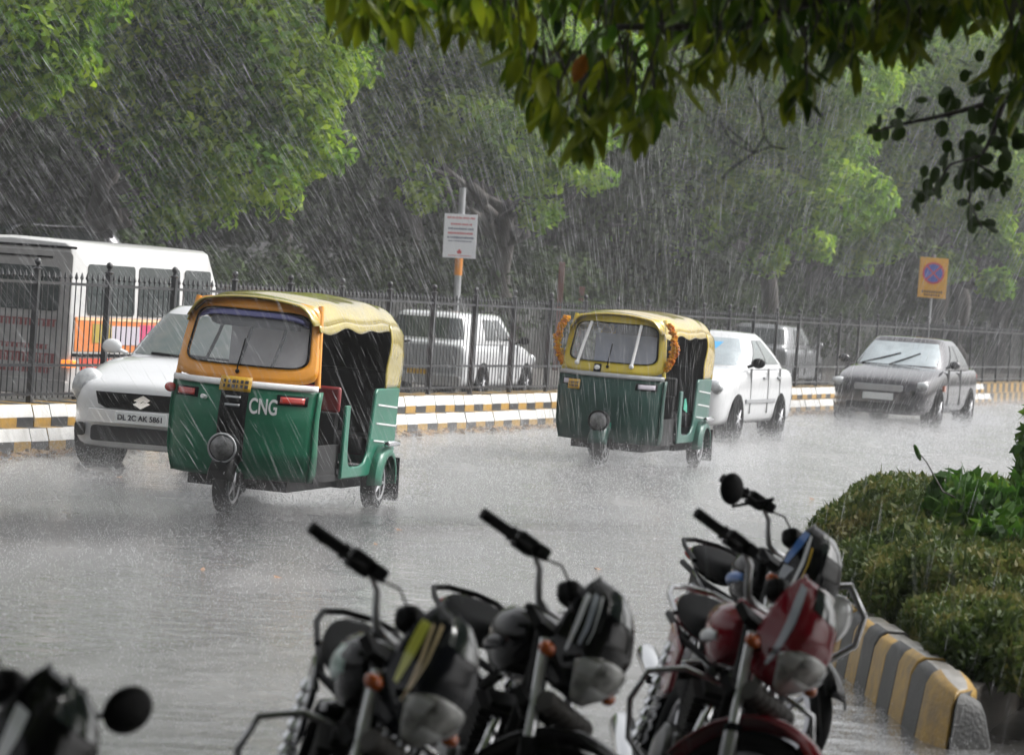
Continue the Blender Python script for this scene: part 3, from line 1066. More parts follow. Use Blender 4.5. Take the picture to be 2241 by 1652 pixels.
# ------------------------------------------------------------------ cars
def make_car(name, label, cat, loc, yaw, v, group=None):
    root = thing(name, label, cat, loc, (0, 0, yaw), group)
    L, W, H = v['L'], v['W'] / 2, v['H']
    hood0, hood1, belt = v['hood0'], v['hood1'], v['belt']       # hood height at the nose and at the windscreen, belt line
    yf0, yf1, yr1, yr0 = v['yf0'], v['yf1'], v['yr1'], v['yr0']   # windscreen foot, windscreen head, rear roof edge, rear window foot
    paint, glass = v['paint'], v['glass']
    tail = v.get('tail', belt - 0.02)
    st = [(0.0, 0.66, hood0 - 0.10, 0.20), (0.03, 0.76, hood0 - 0.03, 0.18), (0.10, 0.86, hood0 + 0.01, 0.17), (0.25, 0.945, hood0 + (hood1 - hood0) * 0.25, 0.17), (0.5, 0.985, hood0 + (hood1 - hood0) * 0.5, 0.18),
          (yf0 * 0.75, 1.0, hood0 + (hood1 - hood0) * 0.8, 0.19), (yf0, 1.0, hood1, 0.19), (yf0 + 0.35, 1.0, belt, 0.19), ((yf0 + yr0) / 2, 1.0, belt, 0.19), (yr0 - 0.3, 1.0, belt + 0.01, 0.19), (yr0, 0.99, belt, 0.2),
          (max(yr0 + 0.05, L - 0.35), 0.97, tail, 0.21), (max(yr0 + 0.1, L - 0.12), 0.92, tail - 0.03, 0.22), (L - 0.02, 0.84, tail - 0.10, 0.25), (L, 0.74, tail - 0.22, 0.30)]
    rings = []
    for y, wf, zt, zb in st:
        w = W * wf
        hm = zb + (zt - zb) * 0.55
        half = [(0, zb), (w * 0.80, zb), (w * 0.94, zb + 0.03), (w * 0.985, zb + 0.14), (w, hm), (w * 0.985, zt - 0.12), (w * 0.945, zt - 0.035), (w * 0.86, zt - 0.005), (w * 0.5, zt + 0.018), (0, zt + 0.025)]
        ring = [Vector((x, y, z)) for x, z in half] + [Vector((-x, y, z)) for x, z in half[-2:0:-1]]
        rings.append(ring)
    mb = MB()
    mb.loft(rings, True)
    body = mb.build('body', paint, root, 180, sub=1)

    # cabin as stacked plan outlines
    wb, wr = W * 0.93, W * v.get('wr', 0.70)
    zb, zr = belt - 0.02, H

    def plan(s):
        bulge = 0.03 * math.sin(s * PI)
        return (yf0 + (yf1 - yf0) * s, yr0 + (yr1 - yr0) * s, wb + (wr - wb) * (s ** 1.25) + bulge * 0.5)

    def outline(s, shrink=0.0, n=44, ex=5.5):
        a, b, w = plan(s)
        cy, hy = (a + b) / 2, (b - a) / 2
        hy, w = hy * (1 - shrink), w * (1 - shrink)
        out = []
        for k in range(n):
            t = 2 * PI * k / n
            ca, sa = math.cos(t), math.sin(t)
            out.append((math.copysign(abs(ca) ** (2 / ex), ca) * w, cy + math.copysign(abs(sa) ** (2 / ex), sa) * hy))
        return out
    rings = []
    for s in (0, 0.2, 0.4, 0.6, 0.8, 0.93):
        rings.append([Vector((x, y, zb + (zr - 0.05 - zb) * s)) for x, y in outline(s)])
    for s, sh, dz in ((1.0, 0.02, 0.035), (1.0, 0.08, 0.012), (1.0, 0.25, 0.0), (1.0, 0.6, -0.012), (1.0, 0.97, -0.015)):
        rings.append([Vector((x, y, zr - dz - 0.015)) for x, y in outline(s, sh)])
    mb = MB()
    mb.loft(rings, True)
    cab = mb.build('cabin', paint, root, 50)

    EX = 5.5

    def ws_pt(fx, s, rear=False, off=0.008):
        a, b, w = plan(s)
        cy, hy = (a + b) / 2, (b - a) / 2
        x = fx * w
        k = (1 - min(1, abs(fx)) ** EX) ** (1 / EX)
        y = cy + (hy * k + off) * (1 if rear else -1)
        return Vector((x, y, zb + (zr - 0.05 - zb) * s))

    def side_pt(fy, s, sd, off=0.008):
        a, b, w = plan(s)
        cy, hy = (a + b) / 2, (b - a) / 2
        y = cy + fy * hy
        k = (1 - min(1, abs(fy)) ** EX) ** (1 / EX)
        return Vector((sd * (w * k + off), y, zb + (zr - 0.05 - zb) * s))
    mb = MB()
    mb.grid(lambda a, b: ws_pt((a * 2 - 1) * (0.90 - 0.03 * b), 0.09 + b * 0.80), 16, 8)
    wsn = mb.build('windscreen', v.get('wsglass', glass), root, 180)
    mb = MB()
    mb.grid(lambda a, b: ws_pt((a * 2 - 1) * 0.86, 0.15 + b * 0.72, True), 16, 6)
    mb.build('rear_window', glass, root, 180)
    for sd in (-1, 1):
        for f0, f1, s0, s1, lean0, lean1 in v['sidewin']:
            mb = MB()
            mb.grid(lambda a, b, f0=f0, f1=f1, s0=s0, s1=s1, lean0=lean0, lean1=lean1, sd=sd: side_pt((f0 + lean0 * b) + ((f1 + lean1 * b) - (f0 + lean0 * b)) * a, s0 + (s1 - s0) * b, sd), 10, 6)
            mb.build('side_window', glass, root, 180)
    # wheels and arches
    wr_ = v.get('wheel', 0.285)
    for y in (v['ax0'], v['ax1']):
        for sd in (-1, 1):
            mb = MB()
            prof = [(wr_ + 0.055, -0.25), (wr_ + 0.055, 0.0), (wr_ + 0.03, 0.004)]
            mb.lathe((sd * (W - 0.004), y, wr_ + 0.0), (sd, 0, 0), prof, 36)
            mb.build('wheel_arch', M['black_plastic'], root, 40)  # black disc stands in for the shaded gap round the wheel
            wheel(root, (sd * (W - 0.075), y, wr_), wr_, 0.18, sd, v.get('spokes', 7), rim_m=v.get('rim'))
    # mirrors
    for sd in (-1, 1):
        mb = MB()
        mb.ell((sd * (W + 0.09), yf0 + 0.28, belt + 0.07), (0.10, 0.055, 0.07), 14, 9)
        mb.tube([(sd * (W - 0.06), yf0 + 0.30, belt + 0.01), (sd * (W + 0.05), yf0 + 0.28, belt + 0.05)], 0.022, 6)
        mb.build('mirror', v.get('mirror', paint), root, 60)
    # door seams and handles
    for sd in (-1, 1):
        for y in v.get('seams', ()):
            mb = MB()
            mb.box((sd * (W * 0.985 + 0.0), y, (belt + 0.3) / 2 + 0.02), (0.034, 0.005, belt - 0.36))
            mb.build('door_seam', M['seam'], root)
        for y in v.get('handles', ()):
            mb = MB()
            mb.box((sd * (W * 0.99 + 0.008), y, belt - 0.14), (0.03, 0.16, 0.035))
            mb.build('door_handle', v.get('handle_m', paint), root, bevel=0.008)
        if v.get('moulding'):
            mb = MB()
            mb.box((sd * (W + 0.004), (v['ax0'] + v['ax1']) / 2, 0.52), (0.02, v['ax1'] - v['ax0'] - 0.75, 0.06))
            mb.build('side_moulding', v['moulding'], root, bevel=0.008)
    # lamps
    for sd in (-1, 1):
        hx, hy, hz, hr = v['lamp']
        mb = MB()
        mb.ell((sd * hx, hy, hz), hr, 18, 12, (0, v.get('lamptilt', 0) * sd, -sd * 38))
        h = mb.build('headlight', M['car_lamp'], root, 60)
        mb = MB()
        mb.ell((sd * (hx - 0.02), hy - hr[1] * 0.62, hz - 0.01), (hr[0] * 0.42, hr[1] * 0.55, hr[2] * 0.42), 12, 8, (0, 0, -sd * 38))
        mb.build('reflector', M['grey_paint'], h, 60)
        mb = MB()
        tx, tz, tr = v.get('taillamp', (W * 0.80, tail - 0.18, (0.09, 0.05, 0.12)))
        mb.ell((sd * tx, L - 0.07, tz), tr, 14, 8)
        mb.build('tail_light', M['red_lens'], root, 60)
    for nm, poly, m_, d in v.get('front', ()):
        mb = MB()
        mb.prism(poly, lambda a, b, q: Vector((a, -0.012 - q + 2.2 * max(0, abs(a) - W * 0.62) ** 2, b)), d)
        mb.build(nm, m_, root, 30, bevel=0.006)
    for nm, poly, m_, d in v.get('rearparts', ()):
        mb = MB()
        mb.prism(poly, lambda a, b, q: Vector((a, L + 0.006 + q, b)), d)
        mb.build(nm, m_, root, 30, bevel=0.006)
    for ua, ub, sb in v.get('wipers', ()):
        mb = MB()
        mb.tube([ws_pt(ua, 0.08, False, 0.02), ws_pt((ua + ub) / 2, (0.08 + sb) / 2, False, 0.04), ws_pt(ub, sb, False, 0.025)], 0.013, 6)
        mb.build('wiper', M['black_plastic'], root)
    return root, ws_pt, side_pt


def rrect(x0, x1, z0, z1, r=0.03, slant=0.0):
    out = []
    for cx, cz, a0 in ((x1 - r, z1 - r, 0), (x0 + r, z1 - r, 90), (x0 + r, z0 + r, 180), (x1 - r, z0 + r, 270)):
        for k in range(4):
            a = R(a0 + k * 30)
            out.append((cx + r * math.cos(a), cz + r * math.sin(a)))
    return out


hatch = dict(L=3.7, W=1.69, H=1.50, hood0=0.76, hood1=0.99, belt=0.99, yf0=0.98, yf1=1.62, yr1=3.25, yr0=3.66, paint=M['white_paint'], glass=M['green_glass'], wr=0.72, tail=0.97,
             ax0=0.70, ax1=3.10, wheel=0.29, sidewin=[(-0.72, -0.12, 0.14, 0.88, 0.30, 0.02), (-0.06, 0.55, 0.14, 0.88, 0.02, -0.02)], lamp=(0.655, 0.20, 0.715, (0.15, 0.11, 0.165)), lamptilt=-22,
             seams=(1.35, 2.3), handles=(2.1, 2.9), mirror=M['white_paint'],
             front=[('grille', [(-0.47, 0.68), (0.47, 0.68), (0.44, 0.57), (0.36, 0.535), (-0.36, 0.535), (-0.44, 0.57)], M['black_plastic'], 0.03),
                    ('lower_grille', rrect(-0.50, 0.50, 0.235, 0.375, 0.03), M['black_plastic'], 0.025),
                    ('fog_recess', rrect(-0.69, -0.56, 0.27, 0.39, 0.03), M['black_plastic'], 0.025), ('fog_recess', rrect(0.56, 0.69, 0.27, 0.39, 0.03), M['black_plastic'], 0.025),
                    ('bumper', [(-0.55, 0.40), (0.55, 0.40), (0.52, 0.525), (-0.52, 0.525)], M['white_paint'], 0.05),
                    ('number_plate', rrect(-0.25, 0.25, 0.405, 0.515, 0.01), M['plate_white'], 0.062)],
             wipers=[(0.1, -0.55, 0.12), (0.6, -0.05, 0.12)])
swift, _, _ = make_car('hatchback', 'white hatchback half hidden behind the green and orange auto rickshaw', 'car', (-3.27, 32.75, 0), -18.5, hatch)
Mx = Matrix.Translation((0, -0.078, 0.46)) @ Matrix.Rotation(R(90), 4, 'X')
lettering('lettering', 'DL 2C AK 5861', 0.068, M['ink'], swift, Mx)
for sgn in (1, -1):                              # maker's badge: two interlocking chevrons
    mb = MB()
    poly = [(-0.085, 0.012), (0.01, 0.062), (0.085, 0.022), (0.035, -0.006), (0.012, 0.010), (-0.02, -0.008)]
    mb.prism([(sgn * a, 0.607 + sgn * b) for a, b in poly], lambda a, b, q: Vector((a + 0.0, -0.05 - q, b)), 0.012)
    mb.build('badge', M['chrome'], swift)

sedan = dict(L=4.0, W=1.62, H=1.47, hood0=0.78, hood1=0.98, belt=0.98, yf0=1.02, yf1=1.75, yr1=2.85, yr0=3.8, paint=M['white_paint'], glass=M['green_glass'], wsglass=M['pale_glass'], wr=0.66, tail=0.94,
             ax0=0.72, ax1=3.12, wheel=0.285, sidewin=[(-0.66, -0.09, 0.16, 0.86, 0.26, 0.0), (-0.03, 0.55, 0.16, 0.86, 0.0, -0.22)], lamp=(0.60, 0.14, 0.70, (0.17, 0.10, 0.10)), lamptilt=0,
             seams=(1.35, 2.32, 3.0), handles=(2.12, 2.92), handle_m=M['grey_paint'], mirror=M['black_plastic'], moulding=M['grey_paint'],
             front=[('grille', rrect(-0.40, 0.40, 0.60, 0.72, 0.03), M['black_plastic'], 0.02), ('lower_grille', rrect(-0.5, 0.5, 0.27, 0.40, 0.03), M['black_plastic'], 0.02)],
             wipers=[])
ind, wsp, _ = make_car('sedan', 'white car behind the yellow-framed rickshaw with a blue sticker on its windscreen', 'car', (2.12, 49.45, 0), -18.0, sedan)
mb = MB()
mb.grid(lambda a, b: wsp(0.22 + a * 0.3 * (0.5 + 0.5 * b), 0.55 + b * 0.22, False, 0.012), 4, 3)
mb.build('sticker', M['pale_blue'], ind, 180)

dark = dict(L=4.4, W=1.76, H=1.49, hood0=0.74, hood1=0.98, belt=0.98, yf0=1.15, yf1=1.95, yr1=3.2, yr0=4.0, paint=M['silver_dark'], glass=M['dark_glass'], wsglass=M['pale_glass'], wr=0.70, tail=1.0,
            ax0=0.85, ax1=3.45, wheel=0.30, sidewin=[(-0.64, -0.08, 0.14, 0.86, 0.30, 0.0), (-0.03, 0.6, 0.14, 0.86, 0.0, -0.28)], lamp=(0.66, 0.16, 0.66, (0.21, 0.10, 0.085)), lamptilt=-10, mirror=M['silver_dark'],
            front=[('grille', rrect(-0.42, 0.42, 0.56, 0.67, 0.03), M['grey_paint'], 0.02), ('lower_grille', rrect(-0.55, 0.55, 0.25, 0.36, 0.03), M['black_plastic'], 0.02),
                   ('number_plate', rrect(-0.26, 0.26, 0.415, 0.525, 0.01), M['plate_white'], 0.03)],
            seams=(1.5, 2.5), wipers=[(-0.75, 0.0, 0.50), (-0.15, 0.45, 0.52)])
dk, _, _ = make_car('sedan', 'dark grey sedan farthest along the road with two long wipers up', 'car', (6.17, 61.5, 0), -18.5, dark)
for sgn in (-1, 1):
    mb = MB()
    mb.box((0.886, 1.15, 0.62 + 0.05 * (sgn > 0)), (0.02, 0.12, 0.05))
    mb.build('side_marker', M['amber'], dk)

# estate going away behind the fence
est = dict(L=4.0, W=1.58, H=1.42, hood0=0.72, hood1=0.93, belt=0.92, yf0=1.0, yf1=1.55, yr1=3.7, yr0=3.92, paint=M['white_paint'], glass=M['dark_glass'], wr=0.78, tail=0.90,
           ax0=0.75, ax1=3.1, wheel=0.28, sidewin=[(-0.70, -0.20, 0.16, 0.86, 0.26, 0.0), (-0.14, 0.28, 0.16, 0.86, 0, 0)], lamp=(0.6, 0.12, 0.66, (0.14, 0.08, 0.1)),
           taillamp=(0.70, 0.72, (0.06, 0.05, 0.16)), mirror=M['black_plastic'], seams=(1.3, 2.2),
           rearparts=[('tailgate', rrect(-0.62, 0.62, 0.42, 0.86, 0.04), M['grey_paint'], 0.015), ('number_plate', rrect(-0.2, 0.2, 0.36, 0.46, 0.01), M['plate_yellow'], 0.03), ('bumper', rrect(-0.72, 0.72, 0.22, 0.38, 0.04), M['rear_grey'], 0.06)])  # grey tailgate and bumper put the rear's shade into the colour
p = P(912, 846, 60.0)
make_car('estate_car', 'white estate car seen through the fence between the two auto rickshaws', 'car', (P(1003, 800, 59).x + FD.x * 4.0 - 0.62, 59 + FD.y * 4.0, 0), 180 - 17.7, est)
gry = dict(L=3.9, W=1.62, H=1.46, hood0=0.74, hood1=0.96, belt=0.95, yf0=1.0, yf1=1.6, yr1=3.4, yr0=3.8, paint=M['grey_paint'], glass=M['dark_glass'], wr=0.75, tail=0.92,
           ax0=0.72, ax1=3.05, wheel=0.28, sidewin=[(-0.70, -0.12, 0.16, 0.86, 0.26, 0.0), (-0.06, 0.55, 0.16, 0.86, 0, -0.1)], lamp=(0.6, 0.12, 0.66, (0.14, 0.08, 0.1)), seams=(1.3, 2.2))
make_car('parked_car', 'grey car behind the fence, showing past the white car', 'car', (P(1735, 800, 86).x, 86, 0), 180 - 17.7, gry)
make_car('parked_car', 'dim grey car roof showing above the white van', 'car', (P(185, 520, 55).x - 3.3, 58.5, 0.95), -62, dict(gry, paint=M['silver_dark']))
# raised drive the far car stands on
mb = MB()
c = P(185, 520, 55)
mb.box((c.x - 2.6, 59.9, 0.475), (7.5, 6.5, 0.95))
tag(mb.build('driveway', M['pave']), kind='structure')

# ------------------------------------------------------------------ van behind the fence
van = thing('van', 'white minibus behind the fence with orange and red panels along its side', 'van', (0, 0, 0), (0, 0, -19.5))
cz = P(160, 700, 41.5)
VW, VL, VH = 1.68, 4.7, 2.06
# local frame: x across (right side +x), y along to the front of the van (away from us)
van.location = (cz.x - VW / 2 * math.cos(R(19.5)), 41.5 + VW / 2 * math.sin(R(19.5)), 0)
mb = MB()
rings = []
for y, dz, dw in ((0.0, 0.03, 0.03), (0.06, 0.0, 0.0), (1.2, 0, 0), (3.3, 0.0, 0.0), (3.75, -0.0, 0.02), (4.35, -0.80, 0.04), (4.66, -1.02, 0.08), (4.7, -1.15, 0.12)):
    w = VW / 2 - dw
    zt = VH + min(0, dz) - max(0, dz)
    zt = max(zt, 0.92)
    half = [(0, 0.28), (w * 0.93, 0.28), (w, 0.36), (w, min(0.98, zt - 0.1)), (w * 0.985, min(1.2, zt - 0.08)), (w * 0.95, zt - 0.12), (w * 0.92, zt - 0.05), (w * 0.84, zt - 0.012), (0, zt + 0.015)]
    rings.append([Vector((x, y, z)) for x, z in half] + [Vector((-x, y, z)) for x, z in half[-2:0:-1]])
mb.loft(rings, True)
vb = mb.build('body', M['van_white'], van, 35, bevel=0.01)
mb = MB()
mb.prism(rrect(-0.80, 0.80, 0.42, 1.92, 0.06), lambda a, b, q: Vector((a, -0.004 - q, b)), 0.012)
tg = mb.build('tailgate', M['rear_grey'], van, 30)
mb = MB()
mb.prism(rrect(-0.62, 0.66, 1.24, 1.74, 0.06), lambda a, b, q: Vector((a, -0.018 - q, b)), 0.008)
mb.build('rear_window', M['dark_glass'], tg, 30)
mb = MB()
mb.prism(rrect(-0.82, 0.84, 1.955, 1.985, 0.012), lambda a, b, q: Vector((a, -0.006 - q, b)), 0.02)
mb.prism(rrect(-0.3, 0.55, 1.84, 1.862, 0.01), lambda a, b, q: Vector((a, -0.017 - q, b)), 0.012)
mb.build('gutter', M['black_plastic'], van, 30)
mb = MB()
mb.prism(rrect(-0.84, 0.84, 0.30, 0.46, 0.04), lambda a, b, q: Vector((a, -0.006 - q, b)), 0.09)
mb.build('rear_bumper', M['rear_grey'], van, 30)
# red painted words on the tailgate, too blurred to read: rows of glyph-like marks
for z0, x0, x1, h in ((1.06, -0.38, 0.62, 0.075), (0.80, -0.55, 0.55, 0.05), (0.645, -0.62, 0.62, 0.10), (0.53, -0.2, 0.6, 0.06)):
    mb = MB()
    x = x0
    while x < x1:
        w = rnd.uniform(0.03, 0.075)
        mb.prism([(x, z0), (x + w * 0.6, z0), (x + w * 0.55, z0 + h), (x + w * 0.1, z0 + h)], lambda a, b, q: Vector((a, -0.017 - q, b)), 0.003)
        mb.prism([(x - 0.005, z0 + h * 0.92), (x + w * 1.0, z0 + h * 0.92), (x + w * 1.0, z0 + h * 1.1), (x - 0.005, z0 + h * 1.1)], lambda a, b, q: Vector((a, -0.021 - q, b)), 0.003)
        x += w
    mb.build('lettering', M['text_red'], tg, 30)
SX = VW / 2


def vside(y, z, q=0.0, off=0.004):
    zz = 0.985 + (z - 0.98) * (-0.05 / 0.9) if z > 0.98 else 1.0
    return Vector((SX * (1.0 if z < 0.98 else (1.0 - 0.05 * (z - 0.98) / 0.96)) + off + q, y, z))


for y0, y1 in ((0.36, 1.60), (1.72, 2.85), (3.0, 3.75)):
    mb = MB()
    mb.prism(rrect(y0, y1, 1.22, 1.80, 0.05), lambda a, b, q: vside(a, b, q), 0.008)
    mb.build('side_window', M['dark_glass'], van, 30)
mb = MB()
mb.prism([(0.06, 0.80), (3.9, 0.80), (3.9, 1.19), (0.06, 1.19)], lambda a, b, q: vside(a, b, q), 0.006)
adp = mb.build('side_panel', M['ad_orange'], van, 30)
for (y0, y1, z0, z1), m_ in (((0.5, 1.0, 0.90, 1.12), 'ad_olive'), ((1.0, 1.75, 0.88, 1.10), 'ad_pale'), ((1.75, 2.5, 0.87, 1.12), 'ad_pink'), ((2.5, 3.0, 0.90, 1.10), 'ad_pale'), ((3.0, 3.8, 0.87, 1.12), 'ad_pink'), ((0.1, 3.9, 1.155, 1.185), 'stripe_cream')):
    mb = MB()
    mb.prism([(y0, z0), (y1, z0), (y1, z1), (y0, z1)], lambda a, b, q: vside(a, b, q, 0.0115), 0.004)
    mb.build('panel_print', M[m_], adp, 30)
mb = MB()
mb.prism([(0.02, 0.74), (3.9, 0.74), (3.9, 0.775), (0.02, 0.775)], lambda a, b, q: vside(a, b, q), 0.02)
mb.build('rub_strip', M['black_plastic'], van, 30)
mb = MB()
mb.prism([(0.3, 0.44), (3.2, 0.40), (3.9, 0.72), (0.2, 0.72)], lambda a, b, q: vside(a, b, q), 0.006)
mb.build('lower_print', M['ad_red'], van, 30)
mb = MB()
mb.box((SX - 0.02, 0.0, 0.655), (0.16, 0.10, 0.085))
mb.build('tail_light', M['lit_amber'], van, 30, bevel=0.015)
for y in (0.9, 3.7):
    for sd in (-1, 1):
        wheel(van, (sd * (SX - 0.08), y, 0.29), 0.29, 0.18, sd, 6)

# scooter behind the fence between rickshaw and estate car
sct = thing('scooter', 'white scooter behind the fence close to the first rickshaw hood', 'scooter', (P(880, 830, 52).x, 52, 0), (0, 0, 150))
mb = MB()
mb.loft([[Vector((x * 0.16, 0.30 + 0.04 * z, 0.25 + z * 0.7)) for x in (-1, -0.6, 0, 0.6, 1)] for z in (0, 0.3, 0.6, 1.0)], False, closed=False)
mb.build('leg_shield', M['white_paint'], sct, 180, solid=0.03)
mb = MB()
mb.ell((0, 1.1, 0.58), (0.17, 0.42, 0.2), 14, 10)
mb.build('rear_body', M['white_paint'], sct)
mb = MB()
mb.ell((0, 1.0, 0.80), (0.13, 0.38, 0.06), 14, 8)
mb.build('seat', M['seat'], sct)
mb = MB()
mb.tube([(0, 0.0, 0.25), (0, 0.3, 0.98)], 0.025, 8)
mb.tube([(-0.32, 0.4, 1.02), (-0.1, 0.32, 0.99), (0.1, 0.32, 0.99), (0.32, 0.4, 1.02)], 0.018, 8)
mb.build('handlebar', M['black_plastic'], sct)
mb = MB()
mb.ell((0, 0.24, 0.98), (0.11, 0.1, 0.1), 12, 8)
mb.build('headlight', M['lamp_glass'], sct)
for y in (0.0, 1.25):
    wheel(sct, (0, y, 0.22), 0.22, 0.1, 1, 5)

# ------------------------------------------------------------------ signs
sp = P(1006, 850, 66.0)
sg = thing('street_sign', 'white notice board with red and navy print on a grey pole with an orange band', 'sign', (sp.x - 0.14, 66.0, 0.1), (0, -0.8, 0))
mb = MB()
mb.tube([(0, 0, 0), (0, 0, 3.5)], 0.062, 12)
mb.build('pole', M['galv'], sg)
mb = MB()
mb.tube([(0, 0, 1.92), (0, 0, 2.25)], 0.072, 14)
mb.build('band', M['orange_band'], sg)
s66 = 8000 / 66.0
zb = P(1004, 565, 66).z - 0.1
zt = P(1006, 469, 66).z - 0.1
bw = 72 / s66
mb = MB()
mb.box((0, -0.09, (zb + zt) / 2), (bw, 0.02, zt - zb))
bd = mb.build('board', M['sign_white'], sg, bevel=0.004)
H_ = zt - zb
rows = [(0.915, 0.84, 0.045, 'sign_red'), (0.77, 0.60, 0.045, 'sign_red'), (0.665, 0.76, 0.045, 'sign_navy'), (0.565, 0.76, 0.05, 'sign_red'), (0.465, 0.78, 0.05, 'sign_navy'), (0.385, 0.72, 0.028, 'sign_navy'), (0.055, 0.66, 0.018, 'sign_red')]
for fz, fw, fh, m_ in rows:
    mb = MB()
    x = -bw * fw / 2
    while x < bw * fw / 2:
        w = rnd.uniform(0.018, 0.032)
        h = fh * H_ * rnd.uniform(0.7, 1.0)
        mb.box((x + w / 2, -0.102, zb + fz * H_), (w * 0.7, 0.003, h))
        x += w * (1.0 if rnd.random() > 0.15 else 1.5)
    mb.build('print_line', M[m_], bd)
mb = MB()
mb.prism([(0, 0.05), (0.045, 0.0), (0.03, -0.035), (-0.03, -0.035), (-0.045, 0)], lambda a, b, q: Vector((a, -0.101 - q, zb + 0.145 * H_ + b)), 0.004)
mb.build('emblem', M['sign_red'], bd)

c = P(2039, 608, 78.0)
s78 = 8000 / 78.0
ns = thing('no_parking_sign', 'yellow no parking sign with a blue disc ringed and crossed in red', 'sign', (c.x, 78.0, 0), (0, 0.6, 0))
mb = MB()
mb.tube([(0, 0.05, 0), (0, 0.05, c.z + 0.5)], 0.03, 10)
mb.build('pole', M['galv'], ns)
mb = MB()
mb.box((0, 0, c.z), (62 / s78, 0.02, 88 / s78))
bd = mb.build('board', M['sign_yellow'], ns, bevel=0.004)
cz_ = c.z + 0.10
mb = MB()
mb.lathe((0, -0.010, cz_), (0, -1, 0), [(0.20, 0.0), (0.20, 0.004)], 36)
mb.build('disc', M['sign_blue'], bd)
mb = MB()
mb.lathe((0, -0.011, cz_), (0, -1, 0), [(0.235, 0.0), (0.235, 0.008), (0.195, 0.008), (0.195, 0.0)], 36, cap=False)
mb.build('ring', M['sign_red'], bd)
for a in (45, -45):
    mb = MB()
    mb.box((0, -0.018, cz_), (0.40, 0.004, 0.03), (0, a, 0))
    mb.build('bar', M['sign_red'], bd)
mb = MB()
for k in range(9):
    mb.box((-0.2 + k * 0.05, -0.012, c.z - 0.30), (0.03, 0.004, 0.05))
for k in range(7):
    mb.box((-0.15 + k * 0.05, -0.012, c.z - 0.37), (0.028, 0.004, 0.04))
mb.build('print_line', M['ink'], bd)

for px, Y, h, lab in ((1215, 80, 2.5, 'short reddish brown post behind the fence left of the second rickshaw'), (1262, 84, 2.0, 'thin reddish brown post just beside the garland of the second rickshaw')):
    q = P(px, 800, Y)
    mb = MB()
    mb.box((0, 0, h / 2), (0.14, 0.14, h), None, 0.9)
    o = mb.build('post', M['post_brown'], None, bevel=0.01)
    o.name = 'timber_post'
    o.location = (q.x, Y, 0)
    tag(o, lab, 'post', 'brown posts by the far pavement')


# ------------------------------------------------------------------ foliage
def leaf_cloud(clumps, per_m2, size, seed, up=0.5, aspect=0.42, shell=0.45, droop=0.0):
    """Rhombic leaves spread through the outer part of each clump. clumps: (centre, (rx, ry, rz))."""
    g = np.random.default_rng(seed)
    V = []
    for c, r in clumps:
        r = np.array(r if hasattr(r, '__len__') else (r, r, r * 0.8), dtype=float)
        n = int(4 * PI * (r.mean() ** 2) * per_m2)
        d = g.normal(size=(n, 3))
        d /= np.linalg.norm(d, axis=1)[:, None]
        # lumpy radius
        ph = g.uniform(0, 6.28, (6, 3))
        fr = g.uniform(2.0, 5.0, (6, 3))
        lump = np.zeros(n)
        for k in range(6):
            lump += np.sin((d * fr[k]).sum(1) + ph[k, 0])
        lump = 1 + 0.10 * lump
        rad = (1 - shell * g.random(n) ** 1.6) * lump
        p = np.array(c) + d * r * rad[:, None]
        nrm = d * 0.7 + np.array([0, 0, up]) + g.normal(size=(n, 3)) * 0.55
        nrm /= np.linalg.norm(nrm, axis=1)[:, None]
        t = g.normal(size=(n, 3)) - np.array([0, 0, droop])
        t -= nrm * (t * nrm).sum(1)[:, None]
        t /= np.linalg.norm(t, axis=1)[:, None]
        b = np.cross(nrm, t)
        s = size * g.uniform(0.6, 1.35, n)[:, None]
        fold = nrm * s * 0.12
        q = np.stack([p - t * s * 0.5, p + b * s * aspect * 0.5 + fold, p + t * s * 0.5, p - b * s * aspect * 0.5 + fold], 1)
        V.append(q.reshape(-1, 3))
    V = np.concatenate(V)
    F = np.arange(len(V)).reshape(-1, 4)
    return V, F


def limb(mb, a, b, r0, r1, rg, n=6, bend=0.12):
    a, b = Vector(a), Vector(b)
    L = (b - a).length
    pts = []
    for i in range(n + 1):
        t = i / n
        p = a.lerp(b, t)
        if 0 < i < n:
            p += Vector((rg.uniform(-1, 1), rg.uniform(-1, 1), rg.uniform(-0.5, 0.8))) * L * bend * 0.5
        pts.append(p)
    mb.tube(pts, [r0 + (r1 - r0) * i / n for i in range(n + 1)], 8)


def tree(label, base, clumps, per, size, material, seed, trunk_r=0.22, group='trees across the road', name='tree', up=0.5):
    root = thing(name, label, 'tree', base, (0, 0, 0), group)
    b = Vector(base)
    loc = [(Vector(c) - b, r) for c, r in clumps]
    V, F = leaf_cloud([(tuple(c), r) for c, r in loc], per, size, seed, up)
    link('crown', fast_mesh('crown', V, F, material), root)
    rg = random.Random(seed)
    mb = MB()
    cen = sum((c for c, r in loc), Vector()) / len(loc)
    fork = Vector((cen.x * 0.25, cen.y * 0.25, max(1.8, cen.z * 0.5)))
    limb(mb, (0, 0, -0.1), fork, trunk_r, trunk_r * 0.75, rg, 5, 0.10)
    for c, r in loc[::2]:
        limb(mb, fork, c, trunk_r * 0.5, 0.025, rg, 6, 0.15)
    mb.build('trunk', M['bark'], root, 60)
    return root


def cl(lst, Y, jit=0.0, seed=1):
    rg = random.Random(seed)
    return [(P(x, y, Y + rg.uniform(-jit, jit)), r) for x, y, r in lst]


